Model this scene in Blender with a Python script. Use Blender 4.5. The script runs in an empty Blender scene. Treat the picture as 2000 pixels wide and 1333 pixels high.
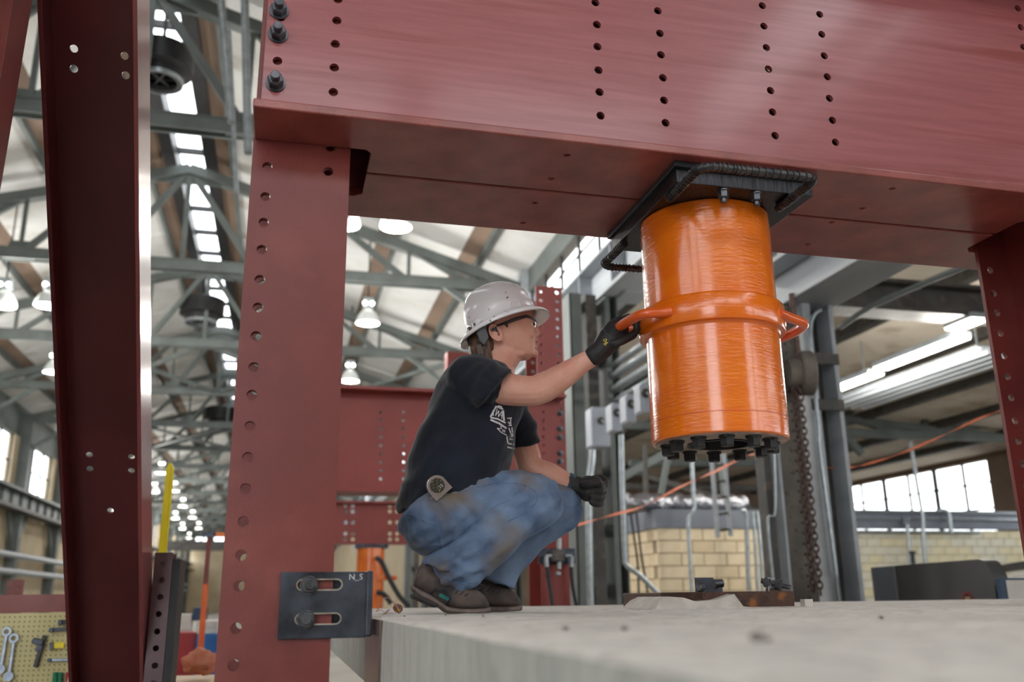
import bpy, bmesh, math, random
import numpy as np
from mathutils import Vector, Matrix, noise
from mathutils.geometry import tessellate_polygon
random.seed(7)
S = bpy.context.scene
COL = S.collection

# ------------------------------------------------------------------ camera
F_PX, CX, CY = 1770.0, 1000.0, 666.5
PITCH, ROLL, YAW = math.atan(501.0 / F_PX), 0.0125, math.radians(14.2)
_f = Vector((math.sin(YAW) * math.cos(PITCH), math.cos(YAW) * math.cos(PITCH), math.sin(PITCH)))
_r0 = Vector((math.cos(YAW), -math.sin(YAW), 0))
_u0 = _r0.cross(_f)
_r = _r0 * math.cos(ROLL) - _u0 * math.sin(ROLL)
_u = _r0 * math.sin(ROLL) + _u0 * math.cos(ROLL)
cd = bpy.data.cameras.new('camera'); cam = bpy.data.objects.new('camera', cd); COL.objects.link(cam)
M3 = Matrix((_r, _u, -_f)).transposed()
cam.matrix_world = M3.to_4x4()                     # the camera stands at the world origin, slab top just below it
cd.sensor_width = 36.0; cd.lens = F_PX / 2000 * 36.0
cd.clip_start = 0.02; cd.clip_end = 400
cd.dof.use_dof = True; cd.dof.focus_distance = 2.95; cd.dof.aperture_fstop = 2.2
S.camera = cam

# ------------------------------------------------------------------ light
w = bpy.data.worlds.new('sky'); S.world = w; w.use_nodes = True
bg = w.node_tree.nodes['Background']
bg.inputs[0].default_value = (0.93, 0.97, 1.0, 1); bg.inputs[1].default_value = 3.0   # flat overcast sky
S.view_settings.view_transform = 'Standard'; S.view_settings.look = 'None'
S.view_settings.gamma = 1.0; S.view_settings.use_curve_mapping = False
S.view_settings.exposure = 0.9
S.cycles.use_denoising = True
S.cycles.max_bounces = 6; S.cycles.diffuse_bounces = 4; S.cycles.glossy_bounces = 3
S.cycles.transmission_bounces = 4; S.cycles.transparent_max_bounces = 8
S.cycles.sample_clamp_indirect = 8.0

# ------------------------------------------------------------------ helpers
def ray(px, py):
    return (_f * F_PX + _r * (px - CX) - _u * (py - CY)).normalized()
def on_x(px, py, x): d = ray(px, py); return d * (x / d.x)
def on_y(px, py, y): d = ray(px, py); return d * (y / d.y)
def on_z(px, py, z): d = ray(px, py); return d * (z / d.z)
def at_d(px, py, dep): d = ray(px, py); return d * (dep / d.dot(_f))

ORG = {}
def thing(name, label, cat, loc=(0, 0, 0), group=None, kind=None):
    o = bpy.data.objects.new(name, None); COL.objects.link(o); o.location = loc
    o.empty_display_size = 0.1
    o['label'] = label; o['category'] = cat
    if group: o['group'] = group
    if kind: o['kind'] = kind
    ORG[o.name] = Vector(loc)
    return o
def tag(o, label, cat, group=None, kind=None):
    o['label'] = label; o['category'] = cat
    if group: o['group'] = group
    if kind: o['kind'] = kind
    return o
def struct(name, label, cat='structure', loc=(0, 0, 0)):
    return thing(name, label, cat, loc, kind='structure')
def link_mesh(name, me, mat, parent=None, label=None, loc=None):
    o = bpy.data.objects.new(name, me); COL.objects.link(o)
    if mat:
        me.materials.clear(); me.materials.append(mat)
    if parent is not None:
        org = ORG[parent.name]
        o.parent = parent; ORG[o.name] = org
    else:
        ORG[o.name] = Vector((0, 0, 0))
    if label: o['label'] = label
    return o
def copy_tree(o, loc=None, parent=None):
    c = o.copy(); COL.objects.link(c)
    if parent: c.parent = parent
    if loc is not None: c.location = loc
    ORG[c.name] = Vector(c.location) if parent is None else ORG[parent.name]
    for ch in o.children: copy_tree(ch, None, c)
    return c

def frame_from(d, hint=Vector((0, 0, 1))):
    d = Vector(d).normalized(); h = Vector(hint)
    if abs(d.dot(h.normalized())) > 0.98: h = Vector((1, 0, 0))
    a = (h - d * h.dot(d)).normalized(); b = d.cross(a)
    return a, b

class MB:
    def __init__(s): s.v = []; s.f = []
    def add(s, vs, fs):
        n = len(s.v); s.v += [Vector(q) for q in vs]; s.f += [[i + n for i in f] for f in fs]; return s
    def box(s, a, b):
        x0, y0, z0 = a; x1, y1, z1 = b
        return s.add([(x0,y0,z0),(x1,y0,z0),(x1,y1,z0),(x0,y1,z0),(x0,y0,z1),(x1,y0,z1),(x1,y1,z1),(x0,y1,z1)],
            [(3,2,1,0),(4,5,6,7),(0,1,5,4),(1,2,6,5),(2,3,7,6),(3,0,4,7)])
    def obox(s, c, ax, ay, az):           # centre and three half-axis vectors
        c, ax, ay, az = Vector(c), Vector(ax), Vector(ay), Vector(az)
        vs = [c + ax*i + ay*j + az*k for k in (-1,1) for i, j in ((-1,-1),(1,-1),(1,1),(-1,1))]
        return s.add(vs, [(3,2,1,0),(4,5,6,7),(0,1,5,4),(1,2,6,5),(2,3,7,6),(3,0,4,7)])
    def bar(s, p, q, wd, ht, hint=(0, 0, 1)):   # box bar p->q; ht along hint
        p, q = Vector(p), Vector(q); a, b = frame_from(q - p, Vector(hint))
        return s.obox((p + q) / 2, (q - p) / 2, b * wd / 2, a * ht / 2)
    def cyl(s, p, q, r, n=12, r2=None, caps=True):
        p, q = Vector(p), Vector(q); a, b = frame_from(q - p); r2 = r if r2 is None else r2
        vs = []
        for c, rr in ((p, r), (q, r2)):
            for i in range(n):
                t = 2 * math.pi * i / n; vs.append(c + a * (rr * math.cos(t)) + b * (rr * math.sin(t)))
        fs = [(i, (i+1) % n, n + (i+1) % n, n + i) for i in range(n)]
        if caps: fs += [tuple(range(n-1, -1, -1)), tuple(range(n, 2*n))]
        return s.add(vs, fs)
    def tube(s, pts, r, n=8, closed=False, caps=True):
        pts = [Vector(p) for p in pts]; m = len(pts)
        rs = r if isinstance(r, (list, tuple)) else [r] * m
        vs = []; prev = None
        for i, p in enumerate(pts):
            if closed: d = pts[(i+1) % m] - pts[i-1]
            else: d = pts[min(i+1, m-1)] - pts[max(i-1, 0)]
            if d.length < 1e-9: d = Vector((0, 0, 1))
            d.normalize()
            if prev is None: a, b = frame_from(d)
            else:
                a = prev - d * prev.dot(d)
                if a.length < 1e-6: a, b = frame_from(d)
                a.normalize(); b = d.cross(a)
            prev = a
            for k in range(n):
                t = 2 * math.pi * k / n; vs.append(p + a * (rs[i] * math.cos(t)) + b * (rs[i] * math.sin(t)))
        fs = []
        for i in range(m if closed else m - 1):
            j = (i + 1) % m
            for k in range(n): fs.append((i*n+k, i*n+(k+1) % n, j*n+(k+1) % n, j*n+k))
        if caps and not closed: fs += [tuple(range(n-1, -1, -1)), tuple(range((m-1)*n, m*n))]
        return s.add(vs, fs)
    def lathe(s, c, prof, n=32, axis=(0, 0, 1), close=False):   # prof list of (r, h) along axis
        c = Vector(c); ax = Vector(axis).normalized(); a, b = frame_from(ax, Vector((0, 1, 0)))
        vs = []; m = len(prof)
        for r, h in prof:
            for k in range(n):
                t = 2*math.pi*k/n; vs.append(c + ax*h + a*(r*math.cos(t)) + b*(r*math.sin(t)))
        fs = []
        for i in range(m if close else m-1):
            j = (i+1) % m
            for k in range(n): fs.append((i*n+k, i*n+(k+1) % n, j*n+(k+1) % n, j*n+k))
        return s.add(vs, fs)
    def loft(s, rings, caps=True):
        n = len(rings[0]); vs = [q for r in rings for q in r]; fs = []
        for i in range(len(rings)-1):
            for k in range(n): fs.append((i*n+k, i*n+(k+1) % n, (i+1)*n+(k+1) % n, (i+1)*n+k))
        if caps: fs += [tuple(range(n-1, -1, -1)), tuple(range((len(rings)-1)*n, len(rings)*n))]
        return s.add(vs, fs)
    def ball(s, c, rx, ry=None, rz=None, n=12, m=8, R=None):
        ry = rx if ry is None else ry; rz = rx if rz is None else rz; c = Vector(c)
        vs = []; fs = []
        for i in range(m+1):
            ph = math.pi*i/m
            for k in range(n):
                t = 2*math.pi*k/n
                q = Vector((rx*math.sin(ph)*math.cos(t), ry*math.sin(ph)*math.sin(t), rz*math.cos(ph)))
                if R is not None: q = R @ q
                vs.append(c + q)
        for i in range(m):
            for k in range(n): fs.append((i*n+k, (i+1)*n+k, (i+1)*n+(k+1) % n, i*n+(k+1) % n))
        return s.add(vs, fs)
    def plate(s, O, U, V, N, t, outline, holes=()):
        O, U, V, N = Vector(O), Vector(U), Vector(V), Vector(N)
        loops = [list(outline)] + [list(h) for h in holes]
        tris = tessellate_polygon([[Vector((a, b, 0)) for a, b in lp] for lp in loops])
        flat = [q for lp in loops for q in lp]; n = len(flat)
        vs = [O + U*a + V*b for a, b in flat] + [O + U*a + V*b + N*t for a, b in flat]
        fs = []
        for tr in tris:
            a, b, c = tr
            pa, pb, pc = flat[a], flat[b], flat[c]
            ar = (pb[0]-pa[0])*(pc[1]-pa[1]) - (pb[1]-pa[1])*(pc[0]-pa[0])
            if ar < 0: a, b, c = a, c, b
            fs.append((c, b, a)); fs.append((a+n, b+n, c+n))
        k = 0
        for li, lp in enumerate(loops):
            m = len(lp); ar = sum(lp[i-1][0]*lp[i][1] - lp[i][0]*lp[i-1][1] for i in range(m))
            for i in range(m):
                p, q = k + i, k + (i+1) % m
                if (ar > 0) == (li == 0): fs.append((p, q, q+n, p+n))
                else: fs.append((q, p, p+n, q+n))
            k += m
        return s.add(vs, fs)
    def hexa(s, c, ax, r, h, rot=0.0, n=6):
        c = Vector(c); ax = Vector(ax).normalized(); a, b = frame_from(ax)
        vs = []
        for hh, rr in ((0, r), (h*0.86, r), (h, r*0.88)):
            for k in range(n):
                t = 2*math.pi*k/n + rot; vs.append(c + ax*hh + a*(rr*math.cos(t)) + b*(rr*math.sin(t)))
        fs = [tuple(range(n-1, -1, -1)), tuple(range(2*n, 3*n))]
        for i in range(2):
            for k in range(n): fs.append((i*n+k, i*n+(k+1) % n, (i+1)*n+(k+1) % n, (i+1)*n+k))
        return s.add(vs, fs)
    def mesh(s, name, org=Vector((0, 0, 0)), smooth=None):
        me = bpy.data.meshes.new(name)
        me.from_pydata([tuple(q - org) for q in s.v], [], s.f)
        me.validate()
        if smooth is not None:
            me.shade_smooth(); me.set_sharp_from_angle(angle=math.radians(smooth))
        return me
    def build(s, name, mat, parent=None, smooth=None, bevel=0.0, label=None, segs=2):
        org = ORG[parent.name] if parent is not None else Vector((0, 0, 0))
        if parent is None and s.v:           # origin at the base of a thing that is one mesh
            lo = Vector((min(q.x for q in s.v), min(q.y for q in s.v), min(q.z for q in s.v)))
            hi = Vector((max(q.x for q in s.v), max(q.y for q in s.v), max(q.z for q in s.v)))
            org = Vector(((lo.x+hi.x)/2, (lo.y+hi.y)/2, lo.z))
        me = s.mesh(name, org, smooth)
        o = link_mesh(name, me, mat, parent, label)
        if parent is None: o.location = org; ORG[o.name] = org
        if bevel:
            m = o.modifiers.new('edge', 'BEVEL'); m.width = bevel; m.segments = segs; m.limit_method = 'ANGLE'; m.angle_limit = math.radians(40)
        return o

def circ(u, v, r, n=16): return [(u + r*math.cos(2*math.pi*k/n), v + r*math.sin(2*math.pi*k/n)) for k in range(n)]
def slot(u0, u1, v, r, n=8):
    a = [(u1 + r*math.cos(-math.pi/2 + math.pi*k/n), v + r*math.sin(-math.pi/2 + math.pi*k/n)) for k in range(n+1)]
    return a + [(u0 + r*math.cos(math.pi/2 + math.pi*k/n), v + r*math.sin(math.pi/2 + math.pi*k/n)) for k in range(n+1)]
def rect(u0, v0, u1, v1): return [(u0, v0), (u1, v0), (u1, v1), (u0, v1)]
def bez(pts, n=8):                         # Catmull-Rom through points
    P = [Vector(p) for p in pts]; out = []
    for i in range(len(P)-1):
        p0, p1, p2, p3 = P[max(i-1, 0)], P[i], P[i+1], P[min(i+2, len(P)-1)]
        for k in range(n):
            t = k/n
            out.append(0.5*((2*p1) + (p2-p0)*t + (2*p0-5*p1+4*p2-p3)*t*t + (3*p1-p0-3*p2+p3)*t**3))
    return out + [P[-1]]

# ------------------------------------------------------------------ materials
def srgb(*c):
    return tuple((x/255/12.92 if x/255 <= 0.04045 else ((x/255+0.055)/1.055)**2.4) for x in c)
MATS = {}
def pm(name, c1, c2=None, scale=8.0, rough=0.5, metal=0.0, bump=0.0, bscale=None, stretch=(1, 1, 1), coat=0.0,
       c3=None, c3scale=3.0, c3lo=0.55, c3hi=0.7, sss=0.0, rvar=0.0, spec=0.5, bdist=0.01, detail=6.0, lo=0.35, hi=0.65, sheen=0.0):
    m = bpy.data.materials.new(name); m.use_nodes = True; nt = m.node_tree; N, L = nt.nodes, nt.links
    p = N['Principled BSDF']
    p.inputs['Roughness'].default_value = rough; p.inputs['Metallic'].default_value = metal
    p.inputs['Coat Weight'].default_value = coat; p.inputs['Coat Roughness'].default_value = 0.12
    p.inputs['Specular IOR Level'].default_value = spec
    if sss:
        p.inputs['Subsurface Weight'].default_value = sss; p.inputs['Subsurface Radius'].default_value = (0.012, 0.005, 0.003)
        p.inputs['Subsurface Scale'].default_value = 1.0
    if sheen: p.inputs['Sheen Weight'].default_value = sheen
    c1 = srgb(*c1); p.inputs['Base Color'].default_value = (*c1, 1)
    tc = N.new('ShaderNodeTexCoord'); mp = N.new('ShaderNodeMapping'); mp.inputs['Scale'].default_value = stretch
    L.new(tc.outputs['Object'], mp.inputs[0])
    if c2 is not None:
        n = N.new('ShaderNodeTexNoise'); n.inputs['Scale'].default_value = scale; n.inputs['Detail'].default_value = detail
        L.new(mp.outputs[0], n.inputs['Vector'])
        r = N.new('ShaderNodeValToRGB'); r.color_ramp.elements[0].position = lo; r.color_ramp.elements[1].position = hi
        r.color_ramp.elements[0].color = (*c1, 1); r.color_ramp.elements[1].color = (*srgb(*c2), 1)
        L.new(n.outputs['Fac'], r.inputs[0]); out = r.outputs[0]
        if c3 is not None:
            n3 = N.new('ShaderNodeTexNoise'); n3.inputs['Scale'].default_value = c3scale; n3.inputs['Detail'].default_value = 8
            L.new(mp.outputs[0], n3.inputs['Vector'])
            r3 = N.new('ShaderNodeValToRGB'); r3.color_ramp.elements[0].position = c3lo; r3.color_ramp.elements[1].position = c3hi
            L.new(n3.outputs['Fac'], r3.inputs[0])
            mx = N.new('ShaderNodeMixRGB'); L.new(r3.outputs[0], mx.inputs[0]); L.new(out, mx.inputs[1]); mx.inputs[2].default_value = (*srgb(*c3), 1)
            out = mx.outputs[0]
        L.new(out, p.inputs['Base Color'])
        if rvar:
            mr = N.new('ShaderNodeMapRange'); mr.inputs[3].default_value = max(0.02, rough - rvar); mr.inputs[4].default_value = rough + rvar
            L.new(n.outputs['Fac'], mr.inputs[0]); L.new(mr.outputs[0], p.inputs['Roughness'])
    if bump:
        nb = N.new('ShaderNodeTexNoise'); nb.inputs['Scale'].default_value = bscale or scale*4; nb.inputs['Detail'].default_value = 4
        L.new(mp.outputs[0], nb.inputs['Vector'])
        b = N.new('ShaderNodeBump'); b.inputs['Strength'].default_value = bump; b.inputs['Distance'].default_value = bdist
        L.new(nb.outputs['Fac'], b.inputs['Height']); L.new(b.outputs[0], p.inputs['Normal'])
    MATS[name] = m
    return m
def emit(name, col, st):
    m = bpy.data.materials.new(name); m.use_nodes = True; nt = m.node_tree; nt.nodes.clear()
    e = nt.nodes.new('ShaderNodeEmission'); e.inputs[0].default_value = (*col, 1); e.inputs[1].default_value = st
    o = nt.nodes.new('ShaderNodeOutputMaterial'); nt.links.new(e.outputs[0], o.inputs[0]); return m
def glassmat(name, tint=(1, 1, 1), gloss=0.08):
    m = bpy.data.materials.new(name); m.use_nodes = True; nt = m.node_tree; nt.nodes.clear()
    t = nt.nodes.new('ShaderNodeBsdfTransparent'); t.inputs[0].default_value = (*tint, 1)
    g = nt.nodes.new('ShaderNodeBsdfGlossy'); g.inputs['Roughness'].default_value = 0.05
    x = nt.nodes.new('ShaderNodeMixShader'); x.inputs[0].default_value = gloss
    o = nt.nodes.new('ShaderNodeOutputMaterial')
    nt.links.new(t.outputs[0], x.inputs[1]); nt.links.new(g.outputs[0], x.inputs[2]); nt.links.new(x.outputs[0], o.inputs[0]); return m

RED = pm('red_primer_paint', (122, 52, 48), (106, 44, 41), 3.0, 0.38, bump=0.25, bscale=160, rvar=0.08, bdist=0.002, c3=(132, 64, 58), c3scale=5, c3lo=0.5, c3hi=0.75)
REDWEB = pm('red_primer_rolled_sheen_tint', (158, 88, 92), (144, 76, 79), 5.0, 0.34, bump=0.14, bscale=30, stretch=(0.5, 4, 9), rvar=0.08, bdist=0.002, c3=(134, 62, 60), c3scale=2.2, c3lo=0.56, c3hi=0.7, coat=0.35)  # frame red made paler and pinker: reflected sheen put into the colour
REDGLOSS = pm('red_gloss_underside_lit', (148, 74, 68), (126, 60, 55), 6.0, 0.24, coat=0.25, bump=0.8, bscale=190, rvar=0.06, bdist=0.002)  # same beam red, lightened: glow reflected from the slab is in the colour
REDFL = pm('red_gloss_flange_lit', (140, 70, 70), (126, 60, 60), 3.0, 0.3, coat=0.6, bump=0.08, bscale=120, bdist=0.001)  # lit copy of the brace red, reflected light painted into its base
REDDK = pm('red_brace_shaded', (96, 36, 38), (84, 30, 32), 3.0, 0.32, bump=0.1, bscale=120, bdist=0.001)  # shaded copy of the frame red for the brace sides facing the floor
BLACK = pm('black_mill_steel', (46, 49, 57), (84, 90, 102), 9.0, 0.33, metal=0.7, bump=0.15, bscale=60, rvar=0.12, bdist=0.002)
PLATE = pm('brushed_dark_steel', (70, 70, 74), (40, 40, 44), 40.0, 0.35, metal=0.8, stretch=(6, 1, 0.4), bump=0.1)
BOLT = pm('oxide_bolt_steel', (74, 76, 82), (104, 106, 112), 30.0, 0.34, metal=0.75, rvar=0.1)
RIM = pm('bare_cut_steel', (190, 184, 172), (150, 140, 130), 40, 0.35, metal=0.6)
ORANGE = pm('orange_gloss_paint', (236, 120, 18), (228, 108, 15), 3.0, 0.2, bump=0.35, bscale=26, stretch=(1, 1, 5), coat=0.6, bdist=0.004, spec=0.6)
ORANGE2 = pm('orange_handle_paint', (228, 104, 40), (214, 90, 32), 6.0, 0.28, coat=0.3)
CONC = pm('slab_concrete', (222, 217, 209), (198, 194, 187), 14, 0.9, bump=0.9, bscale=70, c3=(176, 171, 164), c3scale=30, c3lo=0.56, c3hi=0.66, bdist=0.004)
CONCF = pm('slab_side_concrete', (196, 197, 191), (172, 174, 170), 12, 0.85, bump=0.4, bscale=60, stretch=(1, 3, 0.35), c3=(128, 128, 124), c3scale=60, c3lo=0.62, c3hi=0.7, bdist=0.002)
GROUT = pm('pale_grout', (200, 194, 186), (180, 174, 166), 20, 0.9, bump=0.6, bscale=80, bdist=0.003)
RUST = pm('rusted_plate', (92, 66, 54), (70, 52, 46), 20, 0.6, metal=0.4, bump=0.4, c3=(150, 96, 50), c3scale=14, c3lo=0.6, c3hi=0.72)
GREYST = pm('green_grey_steel_paint', (104, 112, 110), (88, 94, 92), 2.0, 0.6, bump=0.1)
DKST = pm('dark_grimy_steel', (78, 76, 72), (56, 54, 52), 3.0, 0.6, c3=(100, 88, 76), c3scale=7, c3lo=0.55, c3hi=0.75, bump=0.2)
LTST = pm('light_grey_girder_paint', (176, 182, 188), (158, 164, 170), 2.0, 0.55, stretch=(1, 0.2, 3))
ROOF = pm('white_roof_board', (228, 229, 228), (214, 214, 211), 1.1, 0.85, c3=(176, 166, 152), c3scale=0.9, c3lo=0.58, c3hi=0.74)
BROWN = pm('brown_stained_deck', (146, 124, 106), (120, 100, 86), 2.0, 0.85, stretch=(1, 0.3, 1))
GLASS = glassmat('window_glass')
DARKIRON = pm('black_iron', (30, 30, 32), (44, 44, 46), 6, 0.5, metal=0.3)
GALV = pm('galvanised_pipe', (178, 186, 190), (150, 158, 162), 12, 0.35, metal=0.6)
# ------------------------------------------------------------------ the hall
FLOOR_Z, SLAB_Z = -1.245, -0.045
XL, XR, RX, CH = -10.0, 5.3, -2.4, 7.0
BAY, Y0T = 6.4, 13.2
YS, YE = -6.0, 112.0
TY = [Y0T + BAY*k for k in range(-1, 16)]
ORD = ['first', 'second', 'third', 'fourth', 'fifth', 'sixth', 'seventh', 'eighth', 'ninth', 'tenth', 'eleventh', 'twelfth', 'thirteenth', 'fourteenth', 'fifteenth', 'sixteenth', 'seventeenth', 'eighteenth', 'nineteenth', 'twentieth']
FLOORM = pm('shop_floor_concrete', (150, 146, 138), (128, 124, 118), 0.6, 0.7, bump=0.1)
fl = struct('floor', 'grey concrete shop floor of the long hall', 'floor')
MB().box((-60, -60, FLOOR_Z-0.2), (80, 130, FLOOR_Z)).build('floor_surface', FLOORM, fl)

def zr(x): return 9.7 - 2.3*abs(x - RX)/7.7
ce = struct('ceiling', 'white boarded gable roof over the long hall', 'ceiling')
NR, PL, SK = 4, BAY/3, 0.5
for side, xe in ((1, XR + 0.35), (-1, XL - 0.35)):
    wd = (abs(xe - RX) - SK)/NR
    for r in range(NR):
        xa = RX + side*(SK + wd*r + 0.42); xb = RX + side*(SK + wd*(r+1))
        lo, hi = (xa, xb) if side > 0 else (xb, xa)
        pts = lambda a, b, t, y0, y1: [(a, y0, zr(a)+t), (b, y0, zr(b)+t), (b, y1, zr(b)+t), (a, y1, zr(a)+t)]
        FC = [(0,1,2,3),(7,6,5,4),(0,4,5,1),(1,5,6,2),(2,6,7,3),(3,7,4,0)]
        me, me2 = [MB().add(pts(lo, hi, 0, 0.012, ln-0.012) + pts(lo, hi, 0.08, 0.012, ln-0.012), FC).mesh('roof_panel') for ln in (PL, BAY)]
        k = 0; y = Y0T - 3*BAY + 0.0
        while y < YE - 0.5:
            o = link_mesh('roof_panel', me if y < 45 else me2, ROOF, ce); o.location = (0, y, random.uniform(-0.012, 0.0)); y += PL if y < 45 else BAY
        xc = RX + side*(SK + wd*r); xd = xa
        lo, hi = (xc, xd) if side > 0 else (xd, xc)
        MB().add(pts(lo, hi, 0.01, YS, YE) + pts(lo, hi, 0.09, YS, YE), [(0,1,2,3),(7,6,5,4),(0,4,5,1),(1,5,6,2),(2,6,7,3),(3,7,4,0)]).build('deck_strip', BROWN, ce)
        MB().bar((xa, YS, zr(xa)-0.07), (xa, YE, zr(xa)-0.07), 0.09, 0.16).build('purlin', GREYST, ce)
# ridge skylight
sk = struct('window_1', 'long glazed skylight strip along the roof ridge', 'skylight')
for s in (-1, 1): MB().bar((RX + s*0.43, YS, 9.62), (RX + s*0.43, YE, 9.62), 0.26, 0.42).build('side_rail', DARKIRON, sk)
pane = MB().box((RX-0.3, 0.03, 9.74), (RX+0.3, BAY/4-0.03, 9.752)).mesh('pane')
bar = MB().box((RX-0.3, -0.035, 9.66), (RX+0.3, 0.035, 9.8)).mesh('glazing_bar')
y = Y0T - 3*BAY
while y < YE - 1:
    o = link_mesh('pane', pane, GLASS, sk); o.location = (0, y, 0)
    o = link_mesh('glazing_bar', bar, DARKIRON, sk); o.location = (0, y, 0); y += BAY/4

# trusses
def make_truss():
    t = thing('roof_truss', '', 'truss', (0, 0, 0), 'roof trusses across the hall')
    def part(n, a, b, w_, h_): MB().bar((a[0], 0, a[1]), (b[0], 0, b[1]), w_, h_).build(n, GREYST, t)
    for dy in (-0.1, 0.1): MB().bar((XL, dy, CH), (XR, dy, CH), 0.035, 0.24).build('bottom_chord', GREYST, t)
    MB().box((XL, -0.13, CH+0.1), (XR, 0.13, CH+0.125)).build('bottom_chord', GREYST, t)
    top = lambda x: zr(x) - 0.42
    part('top_chord', (RX, top(RX)), (XR, top(XR)+0.0), 0.22, 0.22); part('top_chord', (RX, top(RX)), (XL, top(XL)), 0.22, 0.22)
    for s, xe in ((1, XR), (-1, XL)):
        L_ = xe - RX
        xs = [RX + L_*f for f in (0, 0.2, 0.42, 0.64, 0.84)]
        for i in range(4):
            part('diagonal', (xs[i], top(xs[i])), (xs[i+1], CH), 0.1, 0.13)
            part('post', (xs[i+1], top(xs[i+1])), (xs[i+1], CH), 0.07, 0.08)
        part('knee_brace', (RX + L_*0.74, CH), (xe, CH-1.35), 0.1, 0.13)
    part('king_post', (RX, top(RX)), (RX, CH), 0.1, 0.1)
    MB().plate((RX, 0.02, top(RX)), (1, 0, 0), (0, 0, 1), (0, -1, 0), 0.04, [(-0.7, -0.35), (0.7, -0.35), (0.25, 0.1), (-0.25, 0.1)]).build('gusset', GREYST, t)
    for x in (RX + 1.54, RX + 3.2, RX - 1.54, RX - 3.2):
        MB().plate((x, 0.03, CH), (1, 0, 0), (0, 0, 1), (0, -1, 0), 0.04, [(-0.3, -0.1), (0.3, -0.1), (0.2, 0.3), (-0.2, 0.3)]).build('gusset', GREYST, t)
    return t
tr0 = make_truss()
for i, ty in enumerate(TY[1:]):
    t = tr0 if i == 0 else copy_tree(tr0)
    t.location = (0, ty, 0); t['label'] = f'grey green steel roof truss, {ORD[i]} from the camera down the hall'
# sway bracing between the trusses
def rod(name, p, q, wd, mat, label, cat, group):
    return tag(MB().bar(p, q, wd, wd).build(name, mat), label, cat, group)
br = [((-6.1, 13.2, 7.0), (-9.9, 19.6, 7.0)), ((-9.9, 13.2, 7.0), (-6.1, 19.6, 7.0)), ((-2.4, 26, 7.0), (1.6, 32.4, 7.0)), ((1.6, 26, 7.0), (-2.4, 32.4, 7.0)),
      ((-6.2, 26, 7.0), (-2.4, 32.4, 7.0)), ((-2.4, 26, 7.0), (-6.2, 32.4, 7.0)), ((1.6, 32.4, 7.0), (5.2, 26, 7.0)), ((-6.2, 19.6, 7.02), (-9.9, 26, 7.02)),
      ((-2.4, 38.8, 7.0), (-6.2, 45.2, 7.0)), ((-6.2, 38.8, 7.0), (-2.4, 45.2, 7.0)), ((-6.2, 38.8, 7.02), (-9.9, 45.2, 7.02)), ((-2.4, 38.8, 7.02), (1.6, 45.2, 7.02))]
for i, (a, b) in enumerate(br):
    near = {13.2: 'first', 19.6: 'second', 26: 'third', 32.4: 'fourth', 38.8: 'fifth'}[min(a[1], b[1])]
    rod('sway_brace', a, b, 0.11, GREYST, 'slim grey diagonal sway brace beyond the %s truss, %s' % (near, ['left third, falling left', 'left third, falling right', 'right of the ridge, rising outwards', 'right of the ridge, rising inwards', 'left of the ridge, falling inwards', 'left of the ridge, rising outwards', 'next to the right wall', 'next to the left wall', 'left of the ridge, leaning out', 'left of the ridge, leaning in', 'near the left wall', 'just right of the ridge'][i]), 'brace', 'sway braces under the roof')

# right nave wall above the aisle: girder, clerestory windows, eave
wr = struct('wall_right', 'upper side wall of the hall above the crane girder', 'wall')
WALLM = pm('beige_wall_panel', (206, 190, 160), (188, 170, 140), 0.9, 0.85)
MB().box((XR, YS, 6.85), (XR+0.25, YE, 7.55)).build('eave_band', GREYST, wr)
MB().box((XR, YS, 5.35), (XR+0.25, YE, 5.62)).build('sill_band', GREYST, wr)
SLATM = pm('copper_slat', (176, 140, 116), (150, 118, 98), 3, 0.6)
wn = 2
for k in range(-2, 15):
    ya, yb = Y0T + BAY*k, Y0T + BAY*(k+1)
    if ya < YS: ya = YS
    MB().box((XR-0.15, yb-0.3, 4.7), (XR+0.3, yb+0.3, 7.4)).build('pilaster', LTST, wr)
    if k == -1:
        for z in np.arange(5.66, 6.85, 0.17):
            MB().bar((XR+0.1, ya+0.3, z), (XR+0.1, yb-0.3, z), 0.05, 0.11).build('slat', SLATM, wr)
        MB().box((XR+0.16, ya+0.3, 5.6), (XR+0.2, yb-0.3, 6.9)).build('backing_board', GREYST, wr)
        continue
    wo = struct(f'window_{wn}', 'clerestory window of many panes above the crane girder, %s bay of the hall' % ORD[k+2], 'window', (0, 0, 0)); wo['group'] = 'clerestory windows'; wn += 1
    nb = 5; stp = (yb-ya-0.6)/nb
    for j in range(nb+1): MB().box((XR+0.06, ya+0.3+stp*j-0.025, 5.6), (XR+0.12, ya+0.3+stp*j+0.025, 6.9)).build('mullion', DARKIRON, wo)
    for z in (6.03, 6.46): MB().box((XR+0.07, ya+0.3, z-0.018), (XR+0.11, yb-0.3, z+0.018)).build('muntin', DARKIRON, wo)
    for j in range(nb):
        for z0, z1 in ((5.62, 6.02), (6.04, 6.45), (6.47, 6.86)):
            MB().box((XR+0.085, ya+0.33+stp*j, z0), (XR+0.092, ya+0.27+stp*(j+1), z1)).build('pane', GLASS, wo)
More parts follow.
